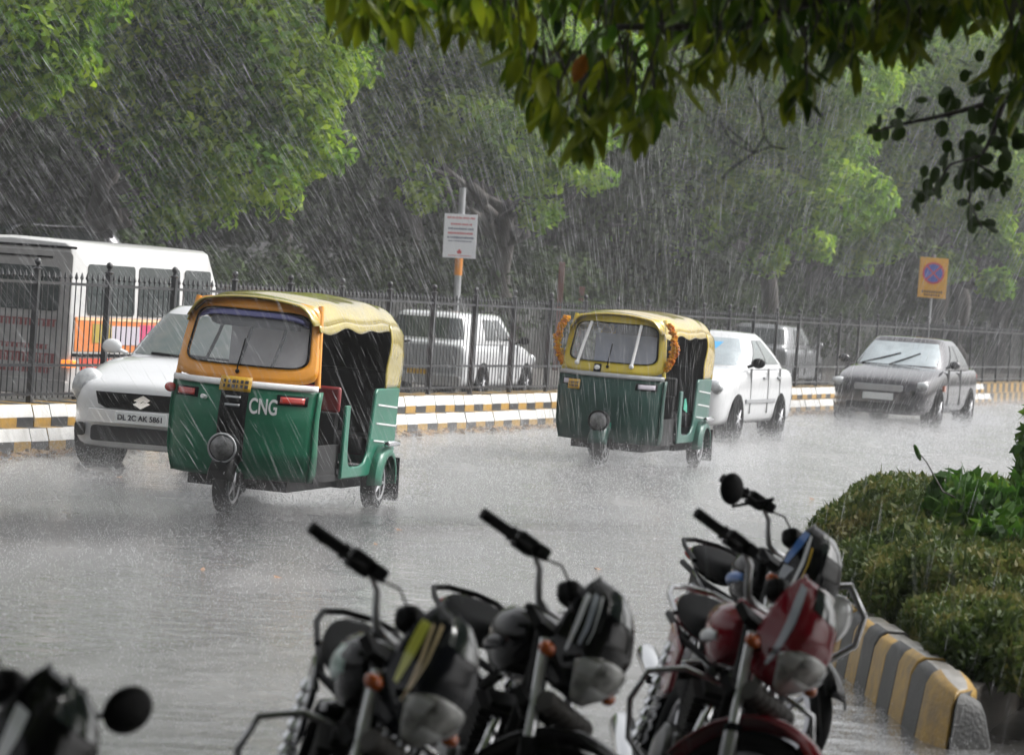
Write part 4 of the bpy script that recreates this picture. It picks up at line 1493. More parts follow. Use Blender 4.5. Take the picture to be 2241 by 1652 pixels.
t1 = [(640, 40, 1.35), (705, 150, 0.72), (600, 190, 1.2), (480, 70, 1.5), (640, 320, 0.78), (715, 335, 0.40), (560, 375, 0.85), (440, 425, 0.70), (350, 455, 0.55), (390, 330, 0.85), (300, 200, 1.25), (190, 130, 1.2),
      (450, 220, 1.2), (240, 10, 1.5), (700, 20, 0.8), (660, 245, 0.6), (400, -120, 2.0), (620, -140, 1.8), (180, -140, 1.8), (520, 300, 0.9)]
tree('large bright green tree drooping over the white van and hatchback', (P(160, 800, 60).x - 0.6, 61.0, 0), cl(t1, 57, 0.9, 3), 150, 0.17, M['leaf_bright'], 11, 0.3)
t0 = [(40, 60, 0.95), (125, 120, 0.55), (60, 195, 0.42), (150, 60, 0.45), (20, -80, 1.3), (130, -60, 0.9), (-60, 120, 1.0), (20, 140, 0.7)]
tree('yellow-green tree reaching in at the top left corner', (P(-230, 800, 50).x, 50.0, 0), cl(t0, 48, 0.4, 4), 170, 0.16, M['leaf_bright'], 12, 0.2)
t2 = [(880, 330, 0.62), (860, 225, 0.75), (810, 140, 0.85), (930, 175, 0.95), (1000, 110, 1.1), (1110, 180, 1.05), (1150, 300, 0.95), (1075, 340, 0.7), (1170, 385, 0.55), (1120, 400, 0.45), (1300, 385, 0.42), (1245, 360, 0.5),
      (1010, 260, 0.95), (900, 60, 1.0), (1180, 80, 1.1), (1250, 220, 0.9), (960, 20, 0.9), (1060, 40, 0.9), (790, 60, 0.8), (1290, 300, 0.6), (950, 300, 0.6), (1330, 150, 1.0), (1180, 470, 0.45), (930, 420, 0.5), (1100, -40, 1.0), (870, -40, 1.0)]
tree('yellowish green tree behind the white notice board', (P(1110, 800, 78).x, 79.5, 0), cl(t2, 74, 1.2, 5), 140, 0.20, M['leaf_mid'], 13, 0.26)
t3 = [(1600, 420, 1.0), (1540, 340, 1.2), (1740, 420, 1.1), (1680, 480, 0.7), (1860, 440, 1.1), (1640, 280, 1.2), (1800, 300, 1.3), (1480, 240, 1.3), (1720, 180, 1.3), (1560, 160, 1.2), (1860, 180, 1.3), (1780, 530, 0.6), (1450, 420, 0.8), (1560, 500, 0.7), (1400, 330, 1.0), (1350, 480, 0.6), (1680, 560, 0.6), (1480, 540, 0.5), (1660, 60, 1.3), (1800, 60, 1.2)]
tree('hazy green tree beyond the fence, right of the second rickshaw', (P(1690, 800, 97).x, 98.0, 0), cl(t3, 93, 1.5, 6), 110, 0.24, M['leaf_mid'], 14, 0.28)
t4 = [(2050, 420, 1.3), (2150, 500, 1.0), (1960, 360, 1.5), (2200, 360, 1.5), (2080, 260, 1.5), (2230, 220, 1.5), (1950, 200, 1.4), (2100, 120, 1.5), (2260, 100, 1.5), (1930, 520, 0.9), (2250, 560, 0.8), (2080, 580, 0.7), (2180, 620, 0.6), (1860, 560, 0.7)]
tree('pale misty tree standing behind the yellow no parking sign', (P(2100, 800, 112).x, 113.0, 0), cl(t4, 108, 1.5, 7), 95, 0.26, M['leaf_mid'], 15, 0.3)

# the row of dark trees behind, two crowns shared among them
g_ = np.random.default_rng(5)
crowns = []
for k in range(2):
    cl_ = []
    for j in range(15):
        a = g_.uniform(0, 6.28)
        rr = g_.uniform(0, 2.3)
        cl_.append(((rr * math.cos(a), rr * math.sin(a), g_.uniform(2.2, 9.5)), g_.uniform(1.3, 1.9)))
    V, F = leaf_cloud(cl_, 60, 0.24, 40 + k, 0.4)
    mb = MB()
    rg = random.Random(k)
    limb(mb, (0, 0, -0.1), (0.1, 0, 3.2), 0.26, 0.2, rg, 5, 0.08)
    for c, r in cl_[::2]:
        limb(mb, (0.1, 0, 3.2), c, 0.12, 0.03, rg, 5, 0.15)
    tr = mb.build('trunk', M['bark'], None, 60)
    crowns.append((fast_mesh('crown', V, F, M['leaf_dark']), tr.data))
    bpy.data.objects.remove(tr)
ORD = 'first second third fourth fifth sixth seventh eighth ninth tenth eleventh twelfth thirteenth fourteenth fifteenth sixteenth seventeenth eighteenth nineteenth twentieth'.split() + ['twenty-' + w for w in 'first second third fourth fifth sixth'.split()]
back = [(-330, 62), (-120, 70), (60, 78), (250, 74), (420, 82), (590, 78), (740, 88), (880, 84), (1030, 95), (1180, 90), (1330, 98), (1480, 106), (1620, 112), (1770, 118), (1900, 124), (2040, 122), (2180, 130), (2330, 126), (2480, 134),
        (-20, 92), (330, 96), (680, 102), (960, 106), (1260, 112), (1560, 124), (1840, 136), (2100, 142), (2360, 146)]
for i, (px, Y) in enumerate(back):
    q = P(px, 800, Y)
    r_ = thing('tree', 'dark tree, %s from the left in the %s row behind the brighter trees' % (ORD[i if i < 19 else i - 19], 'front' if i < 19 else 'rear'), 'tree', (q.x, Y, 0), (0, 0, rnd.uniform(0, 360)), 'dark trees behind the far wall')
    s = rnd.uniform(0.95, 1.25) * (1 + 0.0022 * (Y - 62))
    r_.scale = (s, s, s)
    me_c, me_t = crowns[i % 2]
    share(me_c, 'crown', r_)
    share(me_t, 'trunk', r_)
# unseen foliage added behind the viewpoint to darken reflections in the motorcycles
cl_ = []
for k in range(46):
    cl_.append(((g_.uniform(-24, 24), g_.uniform(-22, -13), g_.uniform(0.8, 10)), g_.uniform(2.2, 3.2)))
V, F = leaf_cloud(cl_, 12, 0.4, 91, 0.4)
tag(link('reflection_foliage', fast_mesh('reflection_foliage', V, F, M['leaf_dark'])), 'unseen dark foliage added behind the viewpoint for reflections', None, None, 'stuff')
# understorey shrubs along the wall
cl_ = [((g_.uniform(-1.6, 1.6), g_.uniform(-0.5, 0.5), g_.uniform(0.5, 1.9)), g_.uniform(0.6, 0.95)) for _ in range(9)]
V, F = leaf_cloud(cl_, 90, 0.15, 77, 0.5)
shr = fast_mesh('foliage', V, F, M['leaf_dark'])
for i in range(26):
    t = 12 + i * 4.4
    q = along(t, 10.9 + rnd.uniform(-0.5, 0.6))
    r_ = thing('shrub', 'dark shrub, %s from the left along the back of the far wall' % ORD[i], 'shrub', q, (0, 0, -17 + rnd.uniform(-25, 25)), 'dark shrubs behind the far wall')
    r_.scale = [rnd.uniform(0.95, 1.35)] * 3
    share(shr, 'foliage', r_)
    mb = None

# ------------------------------------------------------------------ planted bed at the right with striped kerb
bed = [(1.97, 15.85), (1.92, 16.6), (1.86, 18.0), (1.82, 19.5), (1.80, 21.5), (1.97, 24.0), (2.62, 27.5), (3.62, 29.5), (9.0, 29.5), (9.0, 19.6), (2.55, 17.6), (2.12, 15.95)]
mb = MB()
mb.add([(x, y, 0.0) for x, y in bed] + [(x, y, 0.24) for x, y in bed], [tuple(range(len(bed), 2 * len(bed)))] + [(i, (i + 1) % len(bed), (i + 1) % len(bed) + len(bed), i + len(bed)) for i in range(len(bed))])
tag(mb.build('planting_bed', M['soil'], None, 30), kind='structure')
bk = thing('bed_kerb', 'raised kerb with yellow and black blocks round the planted bed', 'kerb')
path = [(2.16, 16.02), (2.15, 15.85), (2.10, 15.74), (2.03, 15.70), (1.97, 15.76), (1.94, 15.95), (1.90, 16.8), (1.85, 18.0), (1.81, 19.5), (1.79, 21.0), (1.81, 22.5), (1.96, 24.0), (2.21, 25.6), (2.61, 27.4), (3.31, 29.2)]
# resample to even blocks
pts = [Vector((x, y, 0)) for x, y in path]
fine = []
for a, b in zip(pts, pts[1:]):
    n = max(1, int((b - a).length / 0.02))
    fine += [a.lerp(b, k / n) for k in range(n)]
fine.append(pts[-1])
BL = 20
nb = (len(fine) - 1) // BL
KH, KW = 0.31, 0.18
for i in range(nb):
    seg = [fine[i * BL + k] for k in (0, BL // 2, BL)]
    dirs = []
    for k in (0, BL // 2, BL):
        a = fine[max(0, i * BL + k - 8)]
        b = fine[min(len(fine) - 1, i * BL + k + 8)]
        dirs.append((b - a).normalized())
    mb = MB()
    rings = []
    for j, (p, d) in enumerate(zip(seg, dirs)):
        n = Vector((-d.y, d.x, 0))           # towards the road
        hh = KH * min(1.0, 0.62 + 0.38 * ((i + j * 0.5) / 2.2)) + 0.008 * math.sin(i * 2.3)
        pp = p + d * ((0.004 if j == 0 else -0.004 if j == 2 else 0))
        rings.append([pp + n * 0.05 + Vector((0, 0, -0.01)), pp + n * 0.015 + Vector((0, 0, hh - 0.07)), pp - n * 0.01 + Vector((0, 0, hh - 0.02)), pp - n * 0.045 + Vector((0, 0, hh)), pp - n * (KW - 0.05) + Vector((0, 0, hh)), pp - n * KW + Vector((0, 0, hh - 0.04)), pp - n * KW + Vector((0, 0, -0.01))])
    mb.loft(rings, True)
    o = mb.build('kerb_block', M['yellow_kerb' if i % 2 else 'black_kerb'], bk, 50, bevel=0.01)
    o.data.materials.append(M['concrete'])
    for pl in o.data.polygons:
        if pl.normal.z > 0.9:
            pl.material_index = 1

# hedge: clipped fine-leaved bushes; each bush a thing
def blades(n, box_fn, seed, ln, wd, lean=0.35):
    g = np.random.default_rng(seed)
    p = box_fn(g, n)
    d = g.normal(size=(n, 3)) * lean + np.array([0, 0, 1.0])
    d /= np.linalg.norm(d, axis=1)[:, None]
    s = np.cross(d, g.normal(size=(n, 3)))
    s /= np.linalg.norm(s, axis=1)[:, None]
    l = ln * g.uniform(0.5, 1.4, n)[:, None]
    w = wd * g.uniform(0.6, 1.4, n)[:, None]
    q = np.stack([p - d * l * 0.5, p + s * w * 0.5, p + d * l * 0.5, p - s * w * 0.5], 1)
    return q.reshape(-1, 3), np.arange(4 * n).reshape(-1, 4)


def bush(label, c, r, n, material, seed, ln, wd, group, lean=0.5, h0=0.22):
    c = Vector(c)
    root = thing('hedge_bush' if material is M['hedge'] else 'leafy_shrub', label, 'hedge' if material is M['hedge'] else 'shrub', (c.x, c.y, h0), (0, 0, 0), group)

    def fn(g, n):
        d = g.normal(size=(n, 3))
        d[:, 2] = np.abs(d[:, 2])
        d /= np.linalg.norm(d, axis=1)[:, None]
        e = np.sign(d) * np.abs(d) ** 0.72
        rad = 1 - 0.55 * g.random(n) ** 1.7
        rad += 0.05 * np.sin(d[:, 0] * 9 + seed) + 0.05 * np.sin(d[:, 1] * 8 + 2 * seed)
        return e * np.array(r) * rad[:, None]
    if material is M['hedge']:
        V, F = blades(int(n * 1.5), fn, seed, 0.06, 0.026, 1.1)
        V2, F2 = blades(n // 7, fn, seed + 50, ln * 1.1, wd * 0.8, 0.4)
        V, F = np.concatenate([V, V2]), np.concatenate([F, F2 + len(V)])
    else:
        V, F = blades(n, fn, seed, ln, wd, lean)
    link('foliage', fast_mesh('foliage', V, F, material), root)
    mb = MB()
    rg = random.Random(seed)
    for k in range(14):
        a, q = rg.uniform(0, 6.28), rg.uniform(0.3, 0.8)
        limb(mb, (rg.uniform(-0.15, 0.15) * r[0], rg.uniform(-0.15, 0.15) * r[1], -0.02), (r[0] * q * math.cos(a), r[1] * q * math.sin(a), r[2] * rg.uniform(0.5, 0.85)), 0.014, 0.004, rg, 4, 0.2)
    mb.build('stem', M['bark'], root, 60)
    return root


HG = 'clipped hedge bushes in the planted bed'
bush('low brown-green bush close behind the kerb corner of the bed', (2.42, 17.4), (0.42, 1.3, 0.30), 15000, M['hedge'], 21, 0.11, 0.011, HG, 0.7)
bush('brown-green bush behind the chrome guard of the black motorcycle', (2.48, 19.8), (0.62, 1.5, 0.48), 18000, M['hedge'], 22, 0.11, 0.011, HG, 0.7)
bush('tallest brown-green bush, farthest along the hedge', (2.62, 22.4), (0.70, 1.8, 0.60), 20000, M['hedge'], 23, 0.12, 0.012, HG, 0.7)
bush('dull green bush at the right edge, nearest to the wet road', (3.35, 19.6), (0.75, 1.9, 0.52), 20000, M['hedge'], 24, 0.11, 0.011, HG, 0.7)
bush('reddish bush behind the tallest hedge bush', (3.5, 25.2), (1.2, 2.2, 0.52), 20000, M['hedge'], 25, 0.12, 0.012, HG, 0.7)
bush('low dark green bush spreading right of the kerb end', (2.85, 18.35), (0.5, 0.75, 0.36), 12000, M['hedge'], 26, 0.11, 0.011, HG, 0.7)
SG = 'broad-leaved shrubs in the planted bed'
bush('bright green leafy shrub at the right edge above the hedge', (3.0, 21.0), (0.68, 0.8, 0.76), 8000, M['shrub_green'], 31, 0.11, 0.05, SG, 0.9)
bush('dark leafy shrub standing tall in the right edge of the road view', (3.88, 24.6), (0.5, 0.6, 1.22), 4200, M['shrub_green'], 32, 0.11, 0.05, SG, 0.9)
bush('small bright green shrub poking out of the middle of the hedge', (2.78, 20.0), (0.26, 0.35, 0.60), 1100, M['shrub_green'], 33, 0.11, 0.05, SG, 0.9)
# one long stalk with a seed head
st = thing('grass_stalk', 'single thin bent stalk with a leaf tip above the hedge', 'plant', (2.9, 20.5, 0.5))
mb = MB()
a, b = P(2063, 1075, 20.5) - Vector((2.9, 20.5, 0.5)), P(1998, 975, 20.5) - Vector((2.9, 20.5, 0.5))
mb.tube([(0, 0, 0.2), a, a.lerp(b, 0.6) + Vector((0.01, 0, 0.01)), b], [0.006, 0.005, 0.004, 0.002], 6)
mb.build('stem', M['bark'], st)
mb = MB()
q = a.lerp(b, 0.85)
mb.ell(q, (0.014, 0.01, 0.05), 8, 8, (0, -25, 0))
mb.build('seed_head', M['shrub_green'], st)

# ------------------------------------------------------------------ overhanging tree, close to the camera at the top right
def long_leaf(name, L, w, curl, material):
    mb = MB()
    n = 5
    rows = []
    for i in range(n + 1):
        t = i / n
        ww = w * (math.sin(PI * (t * 0.94 + 0.03)) ** 0.8) * (1 - 0.25 * t)
        if i == 0 or i == n:
            ww = w * 0.04
        z = -L * t
        y = curl * L * t * t
        rows.append([(-ww / 2, y + ww * 0.25, z), (0, y, z), (ww / 2, y + ww * 0.25, z)])
    mb.loft([[Vector(p) for p in r_] for r_ in rows], False, closed=False)
    o = mb.build(name, material, None, 180, fix=False)
    me = o.data
    bpy.data.objects.remove(o)
    return me


leaf_v = [long_leaf('leaf', 0.15, 0.056, c, M['leaf_near']) for c in (0.12, 0.3, -0.15)]
orange_leaf = long_leaf('leaf', 0.11, 0.062, 0.2, M['leaf_orange'])
ot = thing('overhanging_tree', 'near tree whose long drooping leaves hang across the top of the view', 'tree', (3.55, 12.6, 0.24))
OB = Vector((3.55, 12.6, 0.24))
mb = MB()
rg = random.Random(5)
limb(mb, (0, 0, -0.1), (-0.1, 0.1, 3.4), 0.19, 0.14, rg, 6, 0.05)
tips = []
for px, py, Y in ((760, -140, 14.5), (1000, -110, 13.5), (1300, -60, 13.0), (1350, 60, 13.2), (1550, -40, 13.4), (1750, -60, 12.6), (1950, -20, 12.8), (2150, -60, 12.4)):
    limb(mb, (-0.1, 0.1, 3.3), P(px, py, Y) - OB, 0.07, 0.012, rg, 8, 0.10)
for k in range(5):
    a = k * 1.26
    limb(mb, (-0.1, 0.1, 3.4), (-0.1 + 1.5 * math.cos(a), 0.1 + 1.5 * math.sin(a), 5.2), 0.08, 0.02, rg, 6, 0.12)
mb.build('trunk', M['bark'], ot, 60)
# lower outline of the leaf mass: (x, lowest y)
edge = [(720, 40), (760, 110), (830, 130), (900, 150), (940, 90), (1000, 150), (1060, 165), (1120, 150), (1150, 300), (1180, 345), (1240, 380), (1285, 420), (1330, 330), (1370, 345), (1420, 385), (1450, 290), (1490, 310), (1540, 250),
        (1600, 235), (1640, 215), (1690, 225), (1735, 320), (1765, 300), (1800, 180), (1850, 260), (1890, 160), (1960, 190), (1990, 205), (2040, 110), (2100, 60), (2150, 90), (2190, 220), (2225, 330), (2260, 320)]


def low(x):
    for (x0, a), (x1, b) in zip(edge, edge[1:]):
        if x0 <= x <= x1:
            return a + (b - a) * (x - x0) / (x1 - x0)
    return 0


leaf_specs = []          # (matrix, show score)
twigs = MB()
g = random.Random(9)


def spray(px, py, Y, n, spread=0.05, scale=1.0):
    c = P(px, py, Y) - OB
    twigs.tube([c + Vector((g.uniform(-0.05, 0.05), g.uniform(-0.05, 0.05), 0.22)), c + Vector((g.uniform(-0.02, 0.02), 0, 0.1)), c], [0.005, 0.004, 0.003], 5)
    for k in range(n):
        az = g.uniform(0, 2 * PI)
        tilt = R(g.uniform(4, 48))
        rot = Matrix.Rotation(az, 4, 'Z') @ Matrix.Rotation(tilt, 4, 'X') @ Matrix.Rotation(g.uniform(-0.8, 0.8), 4, 'Z')
        s = scale * g.uniform(0.5, 1.05)
        p = c + Vector((g.gauss(0, spread * 0.4), g.gauss(0, spread * 0.5), g.uniform(-0.02, 0.07)))
        leaf_specs.append(Matrix.Translation(p) @ rot @ Matrix.Scale(s, 4))


LEN = 85
x = 724
# bottom fringe
while x < 2250:
    lo = low(x)
    spray(x, lo - LEN - 14 + g.uniform(-30, 16), 13.0 + g.uniform(-0.5, 0.6), g.randint(3, 6))
    x += g.uniform(14, 34)
# interior fill, denser towards the top
for _ in range(210):
    x = g.uniform(720, 2260)
    lo = low(x) - LEN - 20
    y = lo - abs(g.gauss(0, 1)) * 110 if lo > -60 else g.uniform(-160, -60)
    if 930 < x < 1150 and y > 20 and g.random() < 0.6:
        continue
    spray(x, max(y, -170), 13.1 + g.uniform(-0.8, 1.2), g.randint(4, 7))
for _ in range(240):
    spray(g.uniform(1180, 2260), g.uniform(-170, 20), 13.4 + g.uniform(-0.6, 1.4), g.randint(5, 7))
for _ in range(60):
    spray(g.uniform(730, 1140), g.uniform(-150, 20), 13.8 + g.uniform(-0.6, 1.0), g.randint(5, 7))
# canopy overhead, out of the view
for _ in range(160):
    a, rr = g.uniform(0, 6.28), g.uniform(0, 1) ** 0.5
    c = Vector((1.2 + rr * 3.6 * math.cos(a), 13.2 + rr * 3.0 * math.sin(a), g.uniform(3.9, 6.6))) - OB
    for k in range(7):
        rot = Matrix.Rotation(g.uniform(0, 6.28), 4, 'Z') @ Matrix.Rotation(R(g.uniform(10, 60)), 4, 'X')
        leaf_specs.append(Matrix.Translation(c + Vector((g.gauss(0, 0.09), g.gauss(0, 0.09), g.gauss(0, 0.05)))) @ rot @ Matrix.Scale(g.uniform(1.0, 1.8), 4))
tag(twigs.build('twig', M['bark'], ot, 60), kind='stuff')
g4 = np.random.default_rng(15)
shade_clumps = []
for k in range(190):  # unseen leaf masses added above and behind the viewpoint to shade the motorcycles
    y = g4.uniform(-9, 11.0)
    x = g4.uniform(-8, 10)
    z = g4.uniform(4.3, 7.5) if y > -2 else g4.uniform(2.5, 8.0)
    if abs(x) < 1.5 and -3 < y < 3 and z < 4.5:
        continue
    shade_clumps.append(((x - OB.x, y - OB.y, z - OB.z), g4.uniform(1.1, 1.7)))
for k in range(30):  # further unseen clumps added to shade the right-hand leaves
    shade_clumps.append(((g4.uniform(3.7, 6.5) - OB.x, g4.uniform(10.5, 15.5) - OB.y, g4.uniform(3.3, 6.5) - OB.z), g4.uniform(1.0, 1.4)))
V, F = leaf_cloud(shade_clumps, 42, 0.24, 51, 0.3)
link('crown', fast_mesh('crown', V, F, M['leaf_near']), ot)
# the first sprays (the hanging fringe) are single leaves, the rest one mass
merged_v, merged_f, nv = [], [], 0
tmpl = []
for me in leaf_v:
    vv = np.array([v.co for v in me.vertices])
    ff = np.array([list(p.vertices) for p in me.polygons])
    tmpl.append((vv, ff))
for i, Mx in enumerate(leaf_specs):
    if i < 299:
        share(leaf_v[i % 3], 'leaf', ot, Mx)
    else:
        vv, ff = tmpl[i % 3]
        A = np.array(Mx)
        merged_v.append(vv @ A[:3, :3].T + A[:3, 3])
        merged_f.append(ff + nv)
        nv += len(vv)
tag(link('leaf', fast_mesh('leaf', np.concatenate(merged_v), np.concatenate(merged_f), M['leaf_near'], True), ot), kind='stuff')
o = share(orange_leaf, 'leaf', ot, Matrix.Translation(P(1283, 118, 12.4) - OB) @ Matrix.Rotation(R(20), 4, 'Y') @ Matrix.Rotation(R(8), 4, 'X'))
o['label'] = 'orange dying leaf'
# bare twig
mb = MB()
for pts_ in ([(1640, 190), (1668, 250), (1672, 300), (1650, 335)], [(1575, 265), (1600, 310), (1650, 335), (1690, 320), (1715, 328)], [(1590, 280), (1640, 318), (1650, 335), (1600, 370), (1580, 392)], [(1672, 300), (1690, 322), (1720, 326)]):
    mb.tube([P(a, b, 13.0) - OB for a, b in pts_], 0.0028, 5)
mb.build('bare_twig', M['bark'], ot)

# small round-leaved branch at the right edge
rt = thing('round_leaved_tree', 'near tree with small dark round leaves on thin twigs at the right edge', 'tree', (3.3, 15.4, 0.24))
RB = Vector((3.3, 15.4, 0.24))


def round_leaf():
    mb = MB()
    n = 12
    vs = [(0, 0.006, -0.028)] + [(0.024 * math.sin(2 * PI * k / n), 0.0, -0.028 - 0.030 * math.cos(2 * PI * k / n)) for k in range(n)]
    mb.add(vs, [(0, 1 + k, 1 + (k + 1) % n) for k in range(n)])
    o = mb.build('leaf', M['leaf_small'], None, 180, fix=False)
    me = o.data
    bpy.data.objects.remove(o)
    return me


rl = round_leaf()
mb = MB()
rg = random.Random(3)
limb(mb, (0, 0, -0.1), (-0.05, 0, 3.0), 0.11, 0.08, rg, 5, 0.05)
Q = lambda a, b, Y=14.2: P(a, b, Y) - RB
mb.tube([Vector((-0.05, 0, 2.8)), Q(2300, 180), Q(2200, 215), Q(2080, 250), Q(1960, 275), Q(1890, 295)], [0.05, 0.02, 0.012, 0.009, 0.006, 0.003], 7)
mb.tube([Q(2200, 215), Q(2170, 300), Q(2140, 360), Q(2120, 440), Q(2150, 500)], [0.012, 0.009, 0.007, 0.005, 0.003], 6)
mb.tube([Q(2150, 340), Q(2080, 360), Q(2040, 420), Q(2020, 455)], [0.007, 0.005, 0.004, 0.002], 6)
mb.tube([Q(2140, 360), Q(2190, 390), Q(2200, 405)], [0.006, 0.004, 0.002], 6)
mb.build('trunk', M['bark'], rt, 60)
V, F = leaf_cloud([((-0.05 + g.uniform(-0.6, 0.9), g.uniform(-0.6, 0.8), g.uniform(3.1, 4.6)), g.uniform(0.5, 0.75)) for _ in range(10)], 160, 0.06, 61, 0.3)
link('crown', fast_mesh('crown', V, F, M['leaf_small']), rt)
sp_ = []
for x0, y0, n, rx, ry in ((1935, 275, 5, 25, 20), (1990, 265, 6, 30, 25), (2060, 245, 8, 40, 35), (2130, 220, 10, 45, 35), (2110, 170, 8, 50, 40), (2190, 170, 14, 50, 50), (2200, 260, 14, 35, 50), (2090, 330, 10, 35, 30), (2150, 330, 14, 40, 35),
                          (2060, 400, 9, 40, 28), (2030, 440, 7, 28, 20), (2150, 395, 9, 40, 25), (2190, 405, 6, 25, 16), (2125, 450, 5, 22, 16), (2150, 495, 6, 24, 16), (2215, 320, 10, 25, 40)):
    for k in range(n):
        sp_.append((x0 + g.uniform(-rx, rx), y0 + g.uniform(-ry, ry)))
for a, b in sp_:
    Mx = Matrix.Translation(Q(a, b - 10, 14.2 + g.uniform(-0.25, 0.25))) @ Matrix.Rotation(g.uniform(0, 6.28), 4, 'Z') @ Matrix.Rotation(R(g.uniform(-20, 70)), 4, 'X') @ Matrix.Scale(g.uniform(0.8, 1.25), 4)
    share(rl, 'leaf', rt, Mx)


# ------------------------------------------------------------------ motorcycles
def make_bike(label, loc, yaw, v):
    lean, steer = v.get('lean', 12), v.get('steer', 40)
    root = thing('motorcycle', label, 'motorcycle', loc, (0, lean, yaw), 'motorcycles parked in a row near the camera')
    rake = R(27)
    ax = Vector((0, math.sin(rake), math.cos(rake)))
    p0 = Vector((0, 0.354, 0.85))
    S = Matrix.Translation(p0) @ Matrix.Rotation(R(steer), 4, ax) @ Matrix.Translation(-p0)
    paint, accent = v['paint'], v['accent']
    # -- steered: wheel, fender, forks, bars, headlamp
    mb = MB(S)
    mb.torus((0, 0, 0.30), (1, 0, 0), 0.262, 0.043, 44, 12, 0.95)
    w = mb.build('front_wheel', M['rubber'], root, 60)
    mb = MB(S)
    mb.lathe((0, 0, 0.30), (1, 0, 0), [(0.235, -0.024), (0.235, 0.024), (0.205, 0.02), (0.205, -0.02), (0.235, -0.024)], 40, cap=False)
    for k in range(6):
        a = 2 * PI * k / 6
        mb.tube([(0, 0.04 * math.cos(a), 0.30 + 0.04 * math.sin(a)), (0, 0.21 * math.cos(a), 0.30 + 0.21 * math.sin(a))], [0.016, 0.011], 6)
    mb.lathe((0, 0, 0.30), (1, 0, 0), [(0.05, -0.05), (0.075, -0.045), (0.075, 0.045), (0.05, 0.05)], 20)
    mb.build('rim', M['bike_alloy'] if v.get('alloy') else M['alloy'], w, 50)
    mb = MB(S)
    rings = []
    for i in range(17):
        a = R(38 + i * 128 / 16)
        ring = []
        for k in range(9):
            x = -0.062 + 0.124 * k / 8
            rr = 0.35 - 0.03 * (abs(x) / 0.062) ** 2.5
            ring.append(Vector((x, -math.cos(a) * rr, 0.30 + math.sin(a) * rr)))
        rings.append(ring)
    mb.loft(rings, False, closed=False)
    mb.build('front_fender', v['fender'], root, 180, solid=0.006)
    for s in (-1, 1):
        b = Vector((s * 0.088, 0.0, 0.30))
        mb = MB(S)
        mb.tube([b - ax * 0.03, b + ax * 0.27], 0.026, 12)
        fk = mb.build('fork', v.get('fork', M['black_plastic']), root, 60)
        mb = MB(S)
        mb.tube([b + ax * 0.24, b + ax * 0.60], 0.0165, 12)
        mb.build('fork_tube', M['fork_steel'], fk, 60)
        mb = MB(S)
        mb.tube([b + ax * 0.26, b + ax * 0.285], 0.028, 12)
        mb.build('dust_seal', M['rubber'], fk, 60)
    mb = MB(S)
    mb.box(p0 - ax * 0.22 + Vector((0, -0.03, 0)), (0.22, 0.07, 0.03), (27, 0, 0))
    mb.box(p0 + ax * 0.03 + Vector((0, -0.03, 0)), (0.22, 0.07, 0.03), (27, 0, 0))
    mb.tube([p0 - ax * 0.22, p0 + ax * 0.04], 0.03, 12)
    mb.build('steering_head', M['bike_engine'], root, 50)
    # ribbed cover across the forks
    mb = MB(S)
    c = p0 - ax * 0.20 + Vector((0, -0.13, 0))
    prof = []
    for k in range(15):
        h = -0.115 + 0.23 * k / 14
        prof.append((0.036 if k % 2 else 0.031, h))
    mb.lathe(c, (1, 0, 0), prof, 16)
    mb.build('fork_cover', M['ribbed'], root, 20)
    # headlamp cowl
    CS = [(0.0, 0.715, 0.036, 0.125), (0.14, 0.765, 0.074, 0.09), (0.34, 0.83, 0.097, 0.065), (0.55, 0.905, 0.102, 0.068), (0.75, 0.975, 0.092, 0.10), (0.9, 1.03, 0.070, 0.14), (1.0, 1.065, 0.036, 0.18)]

    def cowl(u, v_, off=0.0):
        z, w, yf = [interp([(c[0], c[k]) for c in CS], v_) for k in (1, 2, 3)]
        q = abs(u)
        dep = 0.07
        if q <= 0.6:
            a_ = q / 0.6 * PI / 2
            x, y = w * math.sin(a_) ** 0.8, yf + dep * (1 - math.cos(a_) ** 0.8)
            nx, ny = math.sin(a_), -math.cos(a_)
        else:
            t = (q - 0.6) / 0.4
            x, y = w * (1 - 0.10 * t) , yf + dep + t * max(0.02, 0.262 - yf - dep)
            nx, ny = 1.0, -0.1
        return Vector((math.copysign(x + nx * off, u), y + ny * off, z + 0.03 * min(q, 0.8) ** 2))
    mb = MB(S)
    mb.grid(lambda a, b: cowl(-1 + 2 * a, b), 40, 24)
    cw = mb.build('headlight_cowl', paint, root, 35, solid=-0.006)
    for u0, u1, v0, v1, sk, m_ in v['stripes']:
        mb = MB(S)
        mb.grid(lambda a, b, u0=u0, u1=u1, v0=v0, v1=v1, sk=sk: cowl(u0 + (u1 - u0) * a * (0.3 + 0.7 * b) + sk * (1 - b), v0 + (v1 - v0) * b, 0.003), 6, 12)
        mb.build('stripe', M[m_], cw, 180)
    mb = MB(S)
    mb.grid(lambda a, b: cowl((-1 + 2 * a) * (0.20 + 0.36 * b ** 0.6), 0.015 + 0.43 * b - 0.16 * abs(a * 2 - 1) ** 2 * b, 0.004 + 0.006 * math.sin(a * PI)), 16, 12)
    hl = mb.build('headlight', M['lamp_glass'], root, 180, solid=-0.004)
    for u0, u1, v0, v1 in ((-0.46, -0.22, 0.20, 0.33), (-0.16, 0.14, 0.06, 0.17), (0.16, 0.36, 0.18, 0.30)):  # white patches laid over the lens as painted highlights
        mb = MB(S)
        mb.grid(lambda a, b, u0=u0, u1=u1, v0=v0, v1=v1: cowl(u0 + (u1 - u0) * a, v0 + (v1 - v0) * b + 0.04 * a, 0.019 + 0.003 * math.sin(a * PI) * math.sin(b * PI)), 5, 5)
        mb.build('reflector', M['reflector'], hl, 180)
    mb = MB(S)
    mb.grid(lambda a, b: cowl(-0.34 + 0.68 * a, 0.78 + 0.21 * b, 0.004), 12, 5)
